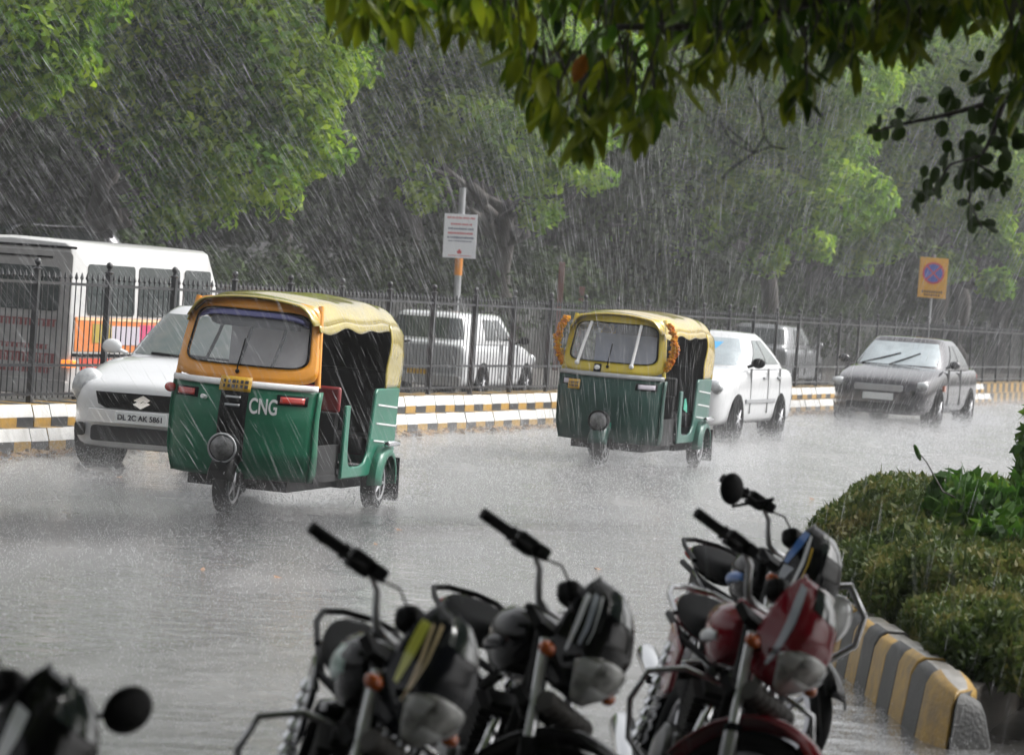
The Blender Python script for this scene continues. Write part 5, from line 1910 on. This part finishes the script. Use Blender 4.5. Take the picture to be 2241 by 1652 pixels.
    mb.build('flyscreen', M['dark_glass'], cw, 180)
    # instruments
    mb = MB(S)
    mb.box((0, 0.315, 0.995), (0.17, 0.07, 0.07), (-35, 0, 0))
    mb.build('instrument_pod', M['black_plastic'], root, 40, bevel=0.02)
    # handlebar
    hb = [(0.0, 0.40, 0.93), (0.055, 0.40, 0.935), (0.085, 0.405, 0.97), (0.115, 0.41, 1.015), (0.16, 0.42, 1.04), (0.23, 0.445, 1.045), (0.345, 0.50, 1.045)]
    pts_ = [(-x, y, z) for x, y, z in hb[:0:-1]] + hb
    mb = MB(S)
    mb.tube(pts_, 0.0115, 10)
    hbar = mb.build('handlebar', M['fork_steel'], root, 60)
    for s in (-1, 1):
        mb = MB(S)
        mb.tube([(s * 0.245, 0.451, 1.045), (s * 0.355, 0.502, 1.045)], 0.0175, 12)
        mb.lathe((s * 0.25, 0.453, 1.045), (s, 0.42, 0), [(0.024, 0), (0.024, 0.006)], 12)
        mb.build('grip', M['rubber'], hbar, 60)
        mb = MB(S)
        mb.box((s * 0.205, 0.432, 1.045), (0.07, 0.05, 0.055), (0, 0, s * 22))
        mb.box((s * 0.165, 0.40, 1.05), (0.05, 0.05, 0.04), (0, 0, s * 22))
        mb.build('switch_box', M['black_plastic'], hbar, 40, bevel=0.008)
        mb = MB(S)
        mb.tube([(s * 0.20, 0.405, 1.04), (s * 0.25, 0.395, 1.035), (s * 0.345, 0.425, 1.027), (s * 0.365, 0.445, 1.025)], [0.008, 0.006, 0.005, 0.006], 6)
        mb.build('lever', M['bike_engine'], hbar, 60)
        mb = MB(S)
        mb.tube([(s * 0.19, 0.40, 1.03), (s * 0.13, 0.33, 1.045), (s * 0.06, 0.28, 0.99), (s * 0.03, 0.30, 0.86)], 0.004, 5)
        mb.build('cable', M['rubber'], hbar, 60)
        # turn signals
        mb = MB(S)
        mb.tube([(s * 0.10, 0.21, 0.80), (s * 0.155, 0.19, 0.80)], 0.012, 8)
        ts = mb.build('signal_stalk', M['rubber'], root, 60)
        mb = MB(S)
        mb.ell((s * 0.176, 0.175, 0.80), (0.029, 0.025, 0.022), 12, 8)
        mb.build('turn_signal', M['amber'], ts, 60)
    for s, mx_, my_, mz_ in v.get('mirrors', ()):
        mb = MB(S)
        mb.tube([(s * 0.17, 0.40, 1.06), (s * 0.19, 0.37, 1.08), (mx_ - s * 0.06, my_ + 0.01, mz_ - 0.05), (mx_ - s * 0.02, my_, mz_)], 0.007, 6)
        mb.ell((mx_, my_, mz_), (0.068, 0.022, 0.055), 18, 12, (0, s * -25, 0))
        mb.build('mirror', M['black_plastic'], root, 60)
    # -- fixed: frame, tank, seat, engine, rear
    mb = MB()
    mb.tube([(0, 0.37, 0.80), (0, 0.50, 0.42), (0, 0.60, 0.26), (0, 0.95, 0.27)], 0.018, 8)
    mb.tube([(0, 0.36, 0.84), (0, 0.75, 0.72), (0, 1.0, 0.62)], 0.02, 8)
    for s in (-1, 1):
        mb.tube([(0, 0.8, 0.68), (s * 0.10, 1.1, 0.72), (s * 0.10, 1.6, 0.76)], 0.013, 8)
        mb.tube([(s * 0.1, 0.98, 0.30), (s * 0.11, 1.27, 0.30)], 0.02, 8)
    mb.build('frame', M['bike_engine'], root, 60)
    mb = MB()
    rings = []
    for y, w_, zt, zb_ in ((0.40, 0.045, 0.885, 0.80), (0.43, 0.075, 0.895, 0.76), (0.50, 0.100, 0.912, 0.72), (0.62, 0.108, 0.912, 0.70), (0.72, 0.088, 0.895, 0.70), (0.80, 0.074, 0.87, 0.71), (0.88, 0.065, 0.85, 0.75)):
        ring = []
        for ta, tz in ((0.0, 1.0), (0.55, 0.97), (0.86, 0.72), (1.0, 0.35), (0.96, -0.1), (0.78, -0.75), (0.55, -1.0), (0.0, -1.0)):
            ring.append(Vector((w_ * ta, y, (zt + zb_) / 2 + (zt - zb_) / 2 * tz)))
        rings.append(ring + [Vector((-p_.x, p_.y, p_.z)) for p_ in ring[-2:0:-1]])
    mb.loft(rings, True)
    mb.lathe((0, 0.58, 0.910), (0, 0, 1), [(0.035, 0), (0.035, 0.016), (0.02, 0.022)], 16)
    mb.build('tank', v.get('tank', paint), root, 28, bevel=0.012)
    for s in (-1, 1):
        mb = MB()
        mb.grid(lambda a, b, s=s: Vector((s * (0.114 - 0.028 * (a * 2 - 1) ** 2 - 0.016 * (b * 2 - 1) ** 2), 0.47 + a * 0.26, 0.785 + b * v.get('stripe_h', 0.045) - 0.04 * a)), 8, 4)
        mb.build('tank_stripe', accent, root, 180, solid=0.003)
        mb = MB()
        mb.prism([(0.88, 0.70), (1.25, 0.76), (1.22, 0.62), (1.02, 0.52), (0.90, 0.56)], lambda a, b, d, s=s: Vector((s * (0.11 + d), a, b)), 0.02)
        mb.build('side_cover', paint, root, 40, bevel=0.012)
    mb = MB()
    rings = []
    for y, w_, zt in ((0.84, 0.07, 0.82), (0.92, 0.11, 0.83), (1.15, 0.12, 0.83), (1.4, 0.11, 0.85), (1.56, 0.09, 0.86), (1.62, 0.05, 0.85)):
        rings.append([Vector((w_ * math.copysign(abs(math.cos(t)) ** 0.6, math.cos(t)), y, zt - 0.045 + 0.045 * math.copysign(abs(math.sin(t)) ** 0.7, math.sin(t)))) for t in [2 * PI * k / 16 for k in range(16)]])
    mb.loft(rings, True)
    mb.build('seat', M['seat'], root, 50, sub=1)
    mb = MB()
    rings = []
    for y, w_, z, h in ((1.2, 0.12, 0.75, 0.06), (1.5, 0.11, 0.80, 0.05), (1.72, 0.07, 0.83, 0.035)):
        rings.append([Vector((w_ * math.cos(t), y, z + h * math.sin(t))) for t in [2 * PI * k / 14 for k in range(14)]])
    mb.loft(rings, True)
    mb.build('tail_cowl', paint, root, 60, sub=1)
    mb = MB()
    mb.ell((0, 1.745, 0.80), (0.075, 0.03, 0.035), 14, 8)
    mb.build('tail_light', M['red_lens'], root)
    mb = MB()
    mb.tube([(-0.125, 1.25, 0.79), (-0.13, 1.5, 0.83), (-0.11, 1.66, 0.85), (-0.05, 1.72, 0.86), (0.05, 1.72, 0.86), (0.11, 1.66, 0.85), (0.13, 1.5, 0.83), (0.125, 1.25, 0.79)], 0.010, 8)
    mb.build('grab_rail', v.get('rail', M['bike_engine']), root, 60)
    # engine: crankcase, finned barrel, carburettor
    mb = MB()
    mb.box((0, 0.74, 0.36), (0.22, 0.34, 0.20))
    mb.lathe((0, 0.70, 0.36), (1, 0, 0), [(0.07, -0.15), (0.115, -0.13), (0.12, 0.0), (0.115, 0.13), (0.07, 0.15)], 20)
    mb.build('crankcase', M['bike_alloy'], root, 40, bevel=0.01)
    mb = MB()
    d = Vector((0, -0.22, 0.97)).normalized()
    for k in range(8):
        mb.box(Vector((0, 0.64, 0.44)) + d * (0.022 * k + 0.02), (0.19, 0.18, 0.009), (13, 0, 0))
    mb.box(Vector((0, 0.64, 0.44)) + d * 0.10, (0.12, 0.12, 0.2), (13, 0, 0))
    mb.build('cylinder_block', M['bike_engine'], root, 30)
    mb = MB()
    mb.tube([(-0.03, 0.54, 0.58), (-0.06, 0.44, 0.50), (-0.10, 0.46, 0.30), (-0.13, 0.62, 0.22), (-0.15, 0.9, 0.24)], 0.018, 10)
    mb.tube([(-0.15, 0.9, 0.24), (-0.16, 1.0, 0.26), (-0.17, 1.45, 0.36), (-0.17, 1.5, 0.37)], [0.022, 0.042, 0.046, 0.03], 14)
    mb.build('exhaust', M['chrome'], root, 60)
    # crash guard
    if v.get('guard', True):
        for s in (-1, 1):
            mb = MB()
            mb.tube([(s * 0.03, 0.44, 0.66), (s * 0.16, 0.42, 0.68), (s * 0.27, 0.42, 0.64), (s * 0.30, 0.43, 0.54), (s * 0.27, 0.45, 0.42), (s * 0.15, 0.50, 0.32), (s * 0.04, 0.54, 0.30)], 0.0105, 10)
            mb.build('crash_guard', M['steel'], root, 60)
    if v.get('big_guard'):
        mb = MB()
        mb.tube([(0.05, 0.46, 0.60), (0.20, 0.45, 0.84), (0.33, 0.46, 0.88), (0.42, 0.47, 0.78), (0.42, 0.49, 0.66), (0.30, 0.50, 0.54), (0.06, 0.52, 0.44)], 0.015, 10)
        cgd = mb.build('crash_guard', M['steel'], root, 60)
        mb = MB()
        mb.ell((0.29, 0.47, 0.73), (0.085, 0.03, 0.11), 16, 10, (0, 20, 0))
        mb.build('guard_cover', M['reflector'], cgd)
    # rear wheel, fender, suspension
    mb = MB()
    mb.torus((0, 1.27, 0.30), (1, 0, 0), 0.255, 0.048, 40, 12, 0.95)
    w = mb.build('rear_wheel', M['rubber'], root, 60)
    mb = MB()
    mb.lathe((0, 1.27, 0.30), (1, 0, 0), [(0.23, -0.026), (0.23, 0.026), (0.2, 0.022), (0.2, -0.022), (0.23, -0.026)], 36, cap=False)
    for k in range(6):
        a = 2 * PI * k / 6
        mb.tube([(0, 1.27, 0.30), (0, 1.27 + 0.2 * math.cos(a), 0.30 + 0.2 * math.sin(a))], [0.018, 0.012], 6)
    mb.lathe((0, 1.27, 0.30), (1, 0, 0), [(0.07, -0.07), (0.07, 0.07)], 18)
    mb.build('rim', M['alloy'], w, 50)
    mb = MB()
    rings = []
    for i in range(13):
        a = R(-15 + i * 135 / 12)
        rings.append([Vector((-0.07 + 0.14 * k / 6, 1.27 + math.cos(a) * (0.345 - 0.025 * abs(k - 3) / 3), 0.31 + math.sin(a) * (0.345 - 0.025 * abs(k - 3) / 3))) for k in range(7)])
    mb.loft(rings, False, closed=False)
    mb.build('rear_fender', M['bike_black'], root, 180, solid=0.006)
    for s in (-1, 1):
        mb = MB()
        pts_ = [Vector((s * 0.13, 1.25, 0.34)).lerp(Vector((s * 0.12, 1.12, 0.70)), k / 18) for k in range(19)]
        mb.tube(pts_, [0.03 if k % 2 else 0.02 for k in range(19)], 10)
        mb.build('shock_absorber', M['chrome'], root, 30)
        mb = MB()
        mb.tube([(s * 0.08, 0.86, 0.30), (s * 0.26, 0.86, 0.30)], 0.016, 8)
        mb.build('foot_peg', M['rubber'], root, 60)
    mb = MB()
    mb.tube([(0.10, 0.86, 0.26), (0.235, 0.80, 0.052)], 0.012, 8)
    mb.box((0.24, 0.80, 0.056), (0.05, 0.07, 0.012), (0, -lean, 0))
    mb.build('side_stand', M['bike_engine'], root, 60)
    return root


def bike_at(px, Y):
    return (P(px, 1500, Y).x, Y, 0)


K = M
bikes = [
    ('black motorcycle with lime and cream stripes down its headlight cowl', bike_at(694, 9.2), 5, dict(steer=45, stripe_h=0.10, paint=K['bike_dark'], accent=K['stripe_teal'], fender=K['bike_black'], fork=K['bike_alloy'], tank=K['bike_black'], alloy=True,
     stripes=[(-0.93, -0.72, 0.30, 0.80, 0.12, 'stripe_lime'), (-0.70, -0.63, 0.22, 0.82, 0.10, 'stripe_cream'), (-0.55, -0.49, 0.24, 0.86, -0.05, 'stripe_cream')])),
    ('black motorcycle with white and grey stripes beside its glossy black cowl', bike_at(1105, 10.35), 11, dict(steer=42, paint=K['bike_black'], accent=K['bike_dark'], fender=K['bike_black'], fork=K['black_plastic'], alloy=True, guard=False,
     stripes=[(-0.86, -0.76, 0.30, 0.80, 0.10, 'stripe_white'), (-0.70, -0.58, 0.40, 0.84, 0.05, 'stripe_grey'), (-0.54, -0.50, 0.44, 0.86, 0.0, 'stripe_white')])),
    ('dark red motorcycle with a red front fender and silver fork', bike_at(1545, 11.05), 4, dict(steer=45, paint=K['bike_red'], accent=K['stripe_white'], fender=K['bike_red'], fork=K['alloy'], rail=K['steel'],
     stripes=[(-0.74, -0.55, 0.12, 0.90, 0.08, 'stripe_grey')])),
    ('black motorcycle with a blue, white and yellow striped cowl, behind the red one', bike_at(1618, 13.6), 8, dict(paint=K['bike_black'], accent=K['stripe_blue'], fender=K['bike_black'], fork=K['bike_alloy'], mirrors=((-1, -0.36, 0.42, 1.02),), steer=38, guard=False, big_guard=True,
     stripes=[(-0.96, -0.72, 0.46, 0.86, 0.0, 'stripe_blue'), (-0.94, -0.74, 0.16, 0.44, 0.0, 'stripe_grey'), (-0.70, -0.60, 0.14, 0.86, 0.04, 'stripe_white'), (-0.57, -0.52, 0.2, 0.75, 0.02, 'stripe_yellow')])),
    ('black motorcycle cut off by the bottom left corner with one mirror out', bike_at(-215, 7.05), 13, dict(paint=K['bike_black'], accent=K['stripe_white'], fender=K['bike_black'], mirrors=((1, 0.36, 0.40, 1.10),), lean=12, steer=40,
     stripes=[(-0.85, -0.65, 0.2, 0.7, 0.1, 'stripe_white')])),
]
for lab, loc, yaw, v in bikes:
    make_bike(lab, loc, yaw, v)

# ------------------------------------------------------------------ leaves on the wet road
lm = long_leaf('leaf', 0.13, 0.06, 0.15, M['fallen'])
fl = ['brown leaf on the road left of the green rickshaw front wheel', 'brown leaf on the road below the rear wheel of the orange-framed rickshaw', 'brown leaf on open road in front of the orange-framed rickshaw', 'brown leaf on open road, leftmost in front of the orange-framed rickshaw', 'brown leaf on the road just below another leaf near the rickshaw rear wheel', 'brown leaf on open road between the two middle motorcycles and the yellow-framed rickshaw', 'brown leaf on the road by the left grip of the red motorcycle', 'brown leaf on far open road between grey sedan and hedge', 'brown leaf on the road near the left end of the hedge']
for i, (px, py) in enumerate(((270, 1045), (862, 1158), (598, 1262), (445, 1245), (820, 1190), (1300, 1245), (1525, 1218), (1905, 1115), (1770, 1090))):
    hor = 632 + 0.068 * (px - 1120)
    Y = 8000 * 1.85 / (py - hor)
    q = P(px, py, Y)
    o = share(lm, 'fallen_leaf', None, Matrix.Translation((q.x, Y, 0.012)) @ Matrix.Rotation(rnd.uniform(0, 6.28), 4, 'Z') @ Matrix.Rotation(R(-84), 4, 'X') @ Matrix.Scale(rnd.uniform(0.9, 1.5), 4))
    tag(o, fl[i], 'leaf', 'fallen leaves on the road')
g2 = np.random.default_rng(8)
n = 2400
tt = g2.uniform(-6, 60, n)
oo = -np.abs(g2.normal(0, 0.18, n)) - 0.02
pp = np.array([list(along(a, b)) for a, b in zip(tt, oo)])
pp[:, 2] = 0.012 + 0.03 * g2.random(n)
a = g2.uniform(0, 6.28, n)
t = np.stack([np.cos(a), np.sin(a), g2.normal(0, 0.35, n)], 1)
b = np.stack([-np.sin(a), np.cos(a), g2.normal(0, 0.35, n)], 1)
s = g2.uniform(0.03, 0.075, n)[:, None]
q = np.stack([pp - t * s, pp + b * s * 0.5, pp + t * s, pp - b * s * 0.5], 1).reshape(-1, 3)
q[:, 2] = np.maximum(q[:, 2], 0.006)
tag(link('leaf_litter', fast_mesh('leaf_litter', q, np.arange(4 * n).reshape(-1, 4), M['litter'])), 'orange brown leaf litter along the foot of the median kerb', None, None, 'stuff')

# ------------------------------------------------------------------ rain and splashes
def water_mat(name, c, fac):
    m = bpy.data.materials.new(name)
    m.use_nodes = True
    nt = m.node_tree
    b = nt.nodes['Principled BSDF']
    b.inputs['Base Color'].default_value = (*c, 1)
    b.inputs['Roughness'].default_value = 0.3
    tr = nt.nodes.new('ShaderNodeBsdfTranslucent')
    tr.inputs['Color'].default_value = (*c, 1)
    mx = nt.nodes.new('ShaderNodeMixShader')
    mx.inputs['Fac'].default_value = 0.5
    tp = nt.nodes.new('ShaderNodeBsdfTransparent')
    mx2 = nt.nodes.new('ShaderNodeMixShader')
    mx2.inputs['Fac'].default_value = fac
    nt.links.new(b.outputs[0], mx.inputs[1])
    nt.links.new(tr.outputs[0], mx.inputs[2])
    nt.links.new(tp.outputs[0], mx2.inputs[1])
    nt.links.new(mx.outputs[0], mx2.inputs[2])
    nt.links.new(mx2.outputs[0], nt.nodes['Material Output'].inputs['Surface'])
    return m


M['rain'] = water_mat('rain_drop', (0.9, 0.91, 0.93), 0.48)
M['splash'] = water_mat('splash_drop', (0.9, 0.91, 0.93), 0.75)
g3 = np.random.default_rng(21)


def needles(p, d, l, w):
    n = len(p)
    s = np.cross(d, np.array([0.3, 1.0, 0.2]))
    s /= np.linalg.norm(s, axis=1)[:, None]
    u = np.cross(d, s)
    l, w = l[:, None], w[:, None]
    a = p - d * l * 0.5
    e = p + d * l * 0.5
    v1 = p + d * l * 0.1 + s * w
    v2 = p + d * l * 0.1 - s * w * 0.5 + u * w * 0.87
    v3 = p + d * l * 0.1 - s * w * 0.5 - u * w * 0.87
    V = np.stack([a, e, v1, v2, v3], 1).reshape(-1, 3)
    base = (np.arange(n) * 5)[:, None]
    F = np.concatenate([base + np.array(f) for f in ((0, 2, 3), (0, 3, 4), (0, 4, 2), (1, 3, 2), (1, 4, 3), (1, 2, 4))])
    return V, F


n = 95000
Yr = 9 + 60 * g3.random(n) ** 0.75
Xr = g3.uniform(-1, 1, n) * (1.5 + 0.19 * Yr)
Zr = g3.uniform(0.02, 8.5, n)
keep = Zr < (2.4 + 0.11 * Yr)
Xr, Yr, Zr = Xr[keep], Yr[keep], Zr[keep]
n = len(Xr)
gust = np.clip(0.30 - 0.22 * Xr, -0.42, 0.74) + g3.normal(0, 0.05, n)
d = np.stack([gust, g3.normal(0, 0.08, n), -np.ones(n)], 1)
d /= np.linalg.norm(d, axis=1)[:, None]
m_ = 40000
Yf = 38 + 78 * g3.random(m_)
Xf = g3.uniform(-1, 1, m_) * 0.17 * Yf + 0.01 * Yf
Zf = g3.uniform(0.02, 1, m_) * (2.2 + 0.10 * Yf)
gf = np.clip(0.30 - 0.07 * Xf, -0.42, 0.74) + g3.normal(0, 0.05, m_)
df = np.stack([gf, g3.normal(0, 0.08, m_), -np.ones(m_)], 1)
df /= np.linalg.norm(df, axis=1)[:, None]
V2, F2 = needles(np.stack([Xf, Yf, Zf], 1), df, g3.uniform(0.06, 0.25, m_), g3.uniform(0.0003, 0.0007, m_))
V, F = needles(np.stack([Xr, Yr, Zr], 1), d, g3.uniform(0.06, 0.36, n), np.clip(0.00042 * np.exp(g3.normal(0, 0.5, n)), 0.0002, 0.0018))
V, F = np.concatenate([V, V2]), np.concatenate([F, F2 + len(V)])
tag(link('rain', fast_mesh('rain', V, F, M['rain'])), 'driving rain falling across the whole street', None, None, 'stuff')
# splashes: drops thrown up from the road and off hoods and roofs
n = 300000
t_ = 8 + 74 * g3.random(n) ** 0.9
Xs = g3.uniform(-1, 1, n) * (1.2 + 0.165 * t_)
Zs = g3.exponential(0.035, n) * (0.5 + t_ / 50)
edge_x = -4.46 + (t_ - 34.3) * 0.3186
ok = (Xs > edge_x + 0.05) & ((Xs < 1.75) | (t_ < 15.5) | (t_ > 30))
p = np.stack([Xs, t_, Zs + 0.01], 1)[ok]
extra = []
for vx, vy, k in ((-2.16, 27.9, 2500), (-1.15, 29.8, 2500), (-2.25, 29.5, 1500), (1.0, 39.4, 3000), (2.1, 41.3, 3000), (1.0, 41.5, 1500), (-3.9, 33.4, 2500), (-2.6, 33.0, 1500), (2.95, 50.0, 3000), (3.7, 52.3, 3000), (1.6, 50.4, 1500), (7.4, 62.2, 3000), (5.8, 61.8, 3000), (8.3, 64.6, 3000)):
    q = g3.normal(size=(k, 3)) * np.array([0.22, 0.35, 0.11])
    q[:, 2] = np.abs(q[:, 2]) + 0.01
    q[:, :2] += np.array([vx + 0.1, vy + 0.2])
    extra.append(q)
q = np.stack([g3.uniform(0.9, 2.4, 22000), g3.uniform(10.5, 18.0, 22000), 0.006 + g3.exponential(0.02, 22000)], 1)  # extra drops added to whiten the road in place of mirrored sky
extra.append(q[(q[:, 0] < 1.80) | (q[:, 1] < 15.5)])
p = np.concatenate([p] + extra)
n = len(p)
d = g3.normal(size=(n, 3)) * np.array([0.6, 0.6, 1.0])
d /= np.linalg.norm(d, axis=1)[:, None]
far = (0.3 + p[:, 1] / 38)
l = (g3.uniform(0.008, 0.028, n) * far)[:, None]
w = (g3.uniform(0.0007, 0.0018, n) * far)[:, None]
sx = np.cross(d, np.array([0.3, 1.0, 0.2]))
sx /= np.linalg.norm(sx, axis=1)[:, None]
u = np.cross(d, sx)
V = np.stack([p + d * l * 0.7, p - d * l * 0.3 + sx * w, p - d * l * 0.3 - sx * w * 0.5 + u * w * 0.87, p - d * l * 0.3 - sx * w * 0.5 - u * w * 0.87], 1).reshape(-1, 3)
base = (np.arange(n) * 4)[:, None]
F = np.concatenate([base + np.array(f) for f in ((0, 1, 2), (0, 2, 3), (0, 3, 1), (1, 3, 2))])
tag(link('splash', fast_mesh('splash', V, F, M['splash'])), 'rain splashing up off the road surface', None, None, 'stuff')

# spray hanging over the flooded road: two thin layers of fine droplets
def mist(name, z0, z1, dens):
    m = bpy.data.materials.new(name)
    m.use_nodes = True
    nt = m.node_tree
    nt.nodes.clear()
    ou = nt.nodes.new('ShaderNodeOutputMaterial')
    vo = nt.nodes.new('ShaderNodeVolumePrincipled')
    vo.inputs['Color'].default_value = (0.97, 0.97, 0.98, 1)
    vo.inputs['Density'].default_value = dens
    nt.links.new(vo.outputs[0], ou.inputs['Volume'])
    e0, e1 = along(-26, -0.02), along(118, -0.02)
    poly = [(e0.x, e0.y), (e1.x, e1.y), (e1.x + 26, e1.y), (30, 66), (9.5, 31.5), (1.5, 30.5), (1.5, 17), (-3, 17), (-16, 17)]
    mb = MB()
    mb.prism(poly, lambda a, b, d: Vector((a, b, z0 + d)), z1 - z0)
    o = mb.build('spray', m, None, 30)
    tag(o, 'white spray hanging low over the flooded road', None, None, 'stuff')


for z0_, z1_, dn in ((0.012, 0.13, 0.042), (0.133, 0.28, 0.019), (0.283, 0.46, 0.007)):
    mist('spray_air', z0_, z1_, dn)

# ------------------------------------------------------------------ the wet air
HZ = bpy.data.materials.new('wet_air')
HZ.use_nodes = True
nt = HZ.node_tree
nt.nodes.clear()
ou = nt.nodes.new('ShaderNodeOutputMaterial')
vo = nt.nodes.new('ShaderNodeVolumePrincipled')
vo.inputs['Color'].default_value = (0.93, 0.94, 0.96, 1)
vo.inputs['Density'].default_value = 0.0009
vo.inputs['Anisotropy'].default_value = 0.0
nt.links.new(vo.outputs[0], ou.inputs['Volume'])
mb = MB()
mb.box((0, 80, 7.5), (260, 250, 17.2))
hz = mb.build('haze', HZ, None, 30)
tag(hz, 'grey rain haze filling the air over the street', None, None, 'stuff')
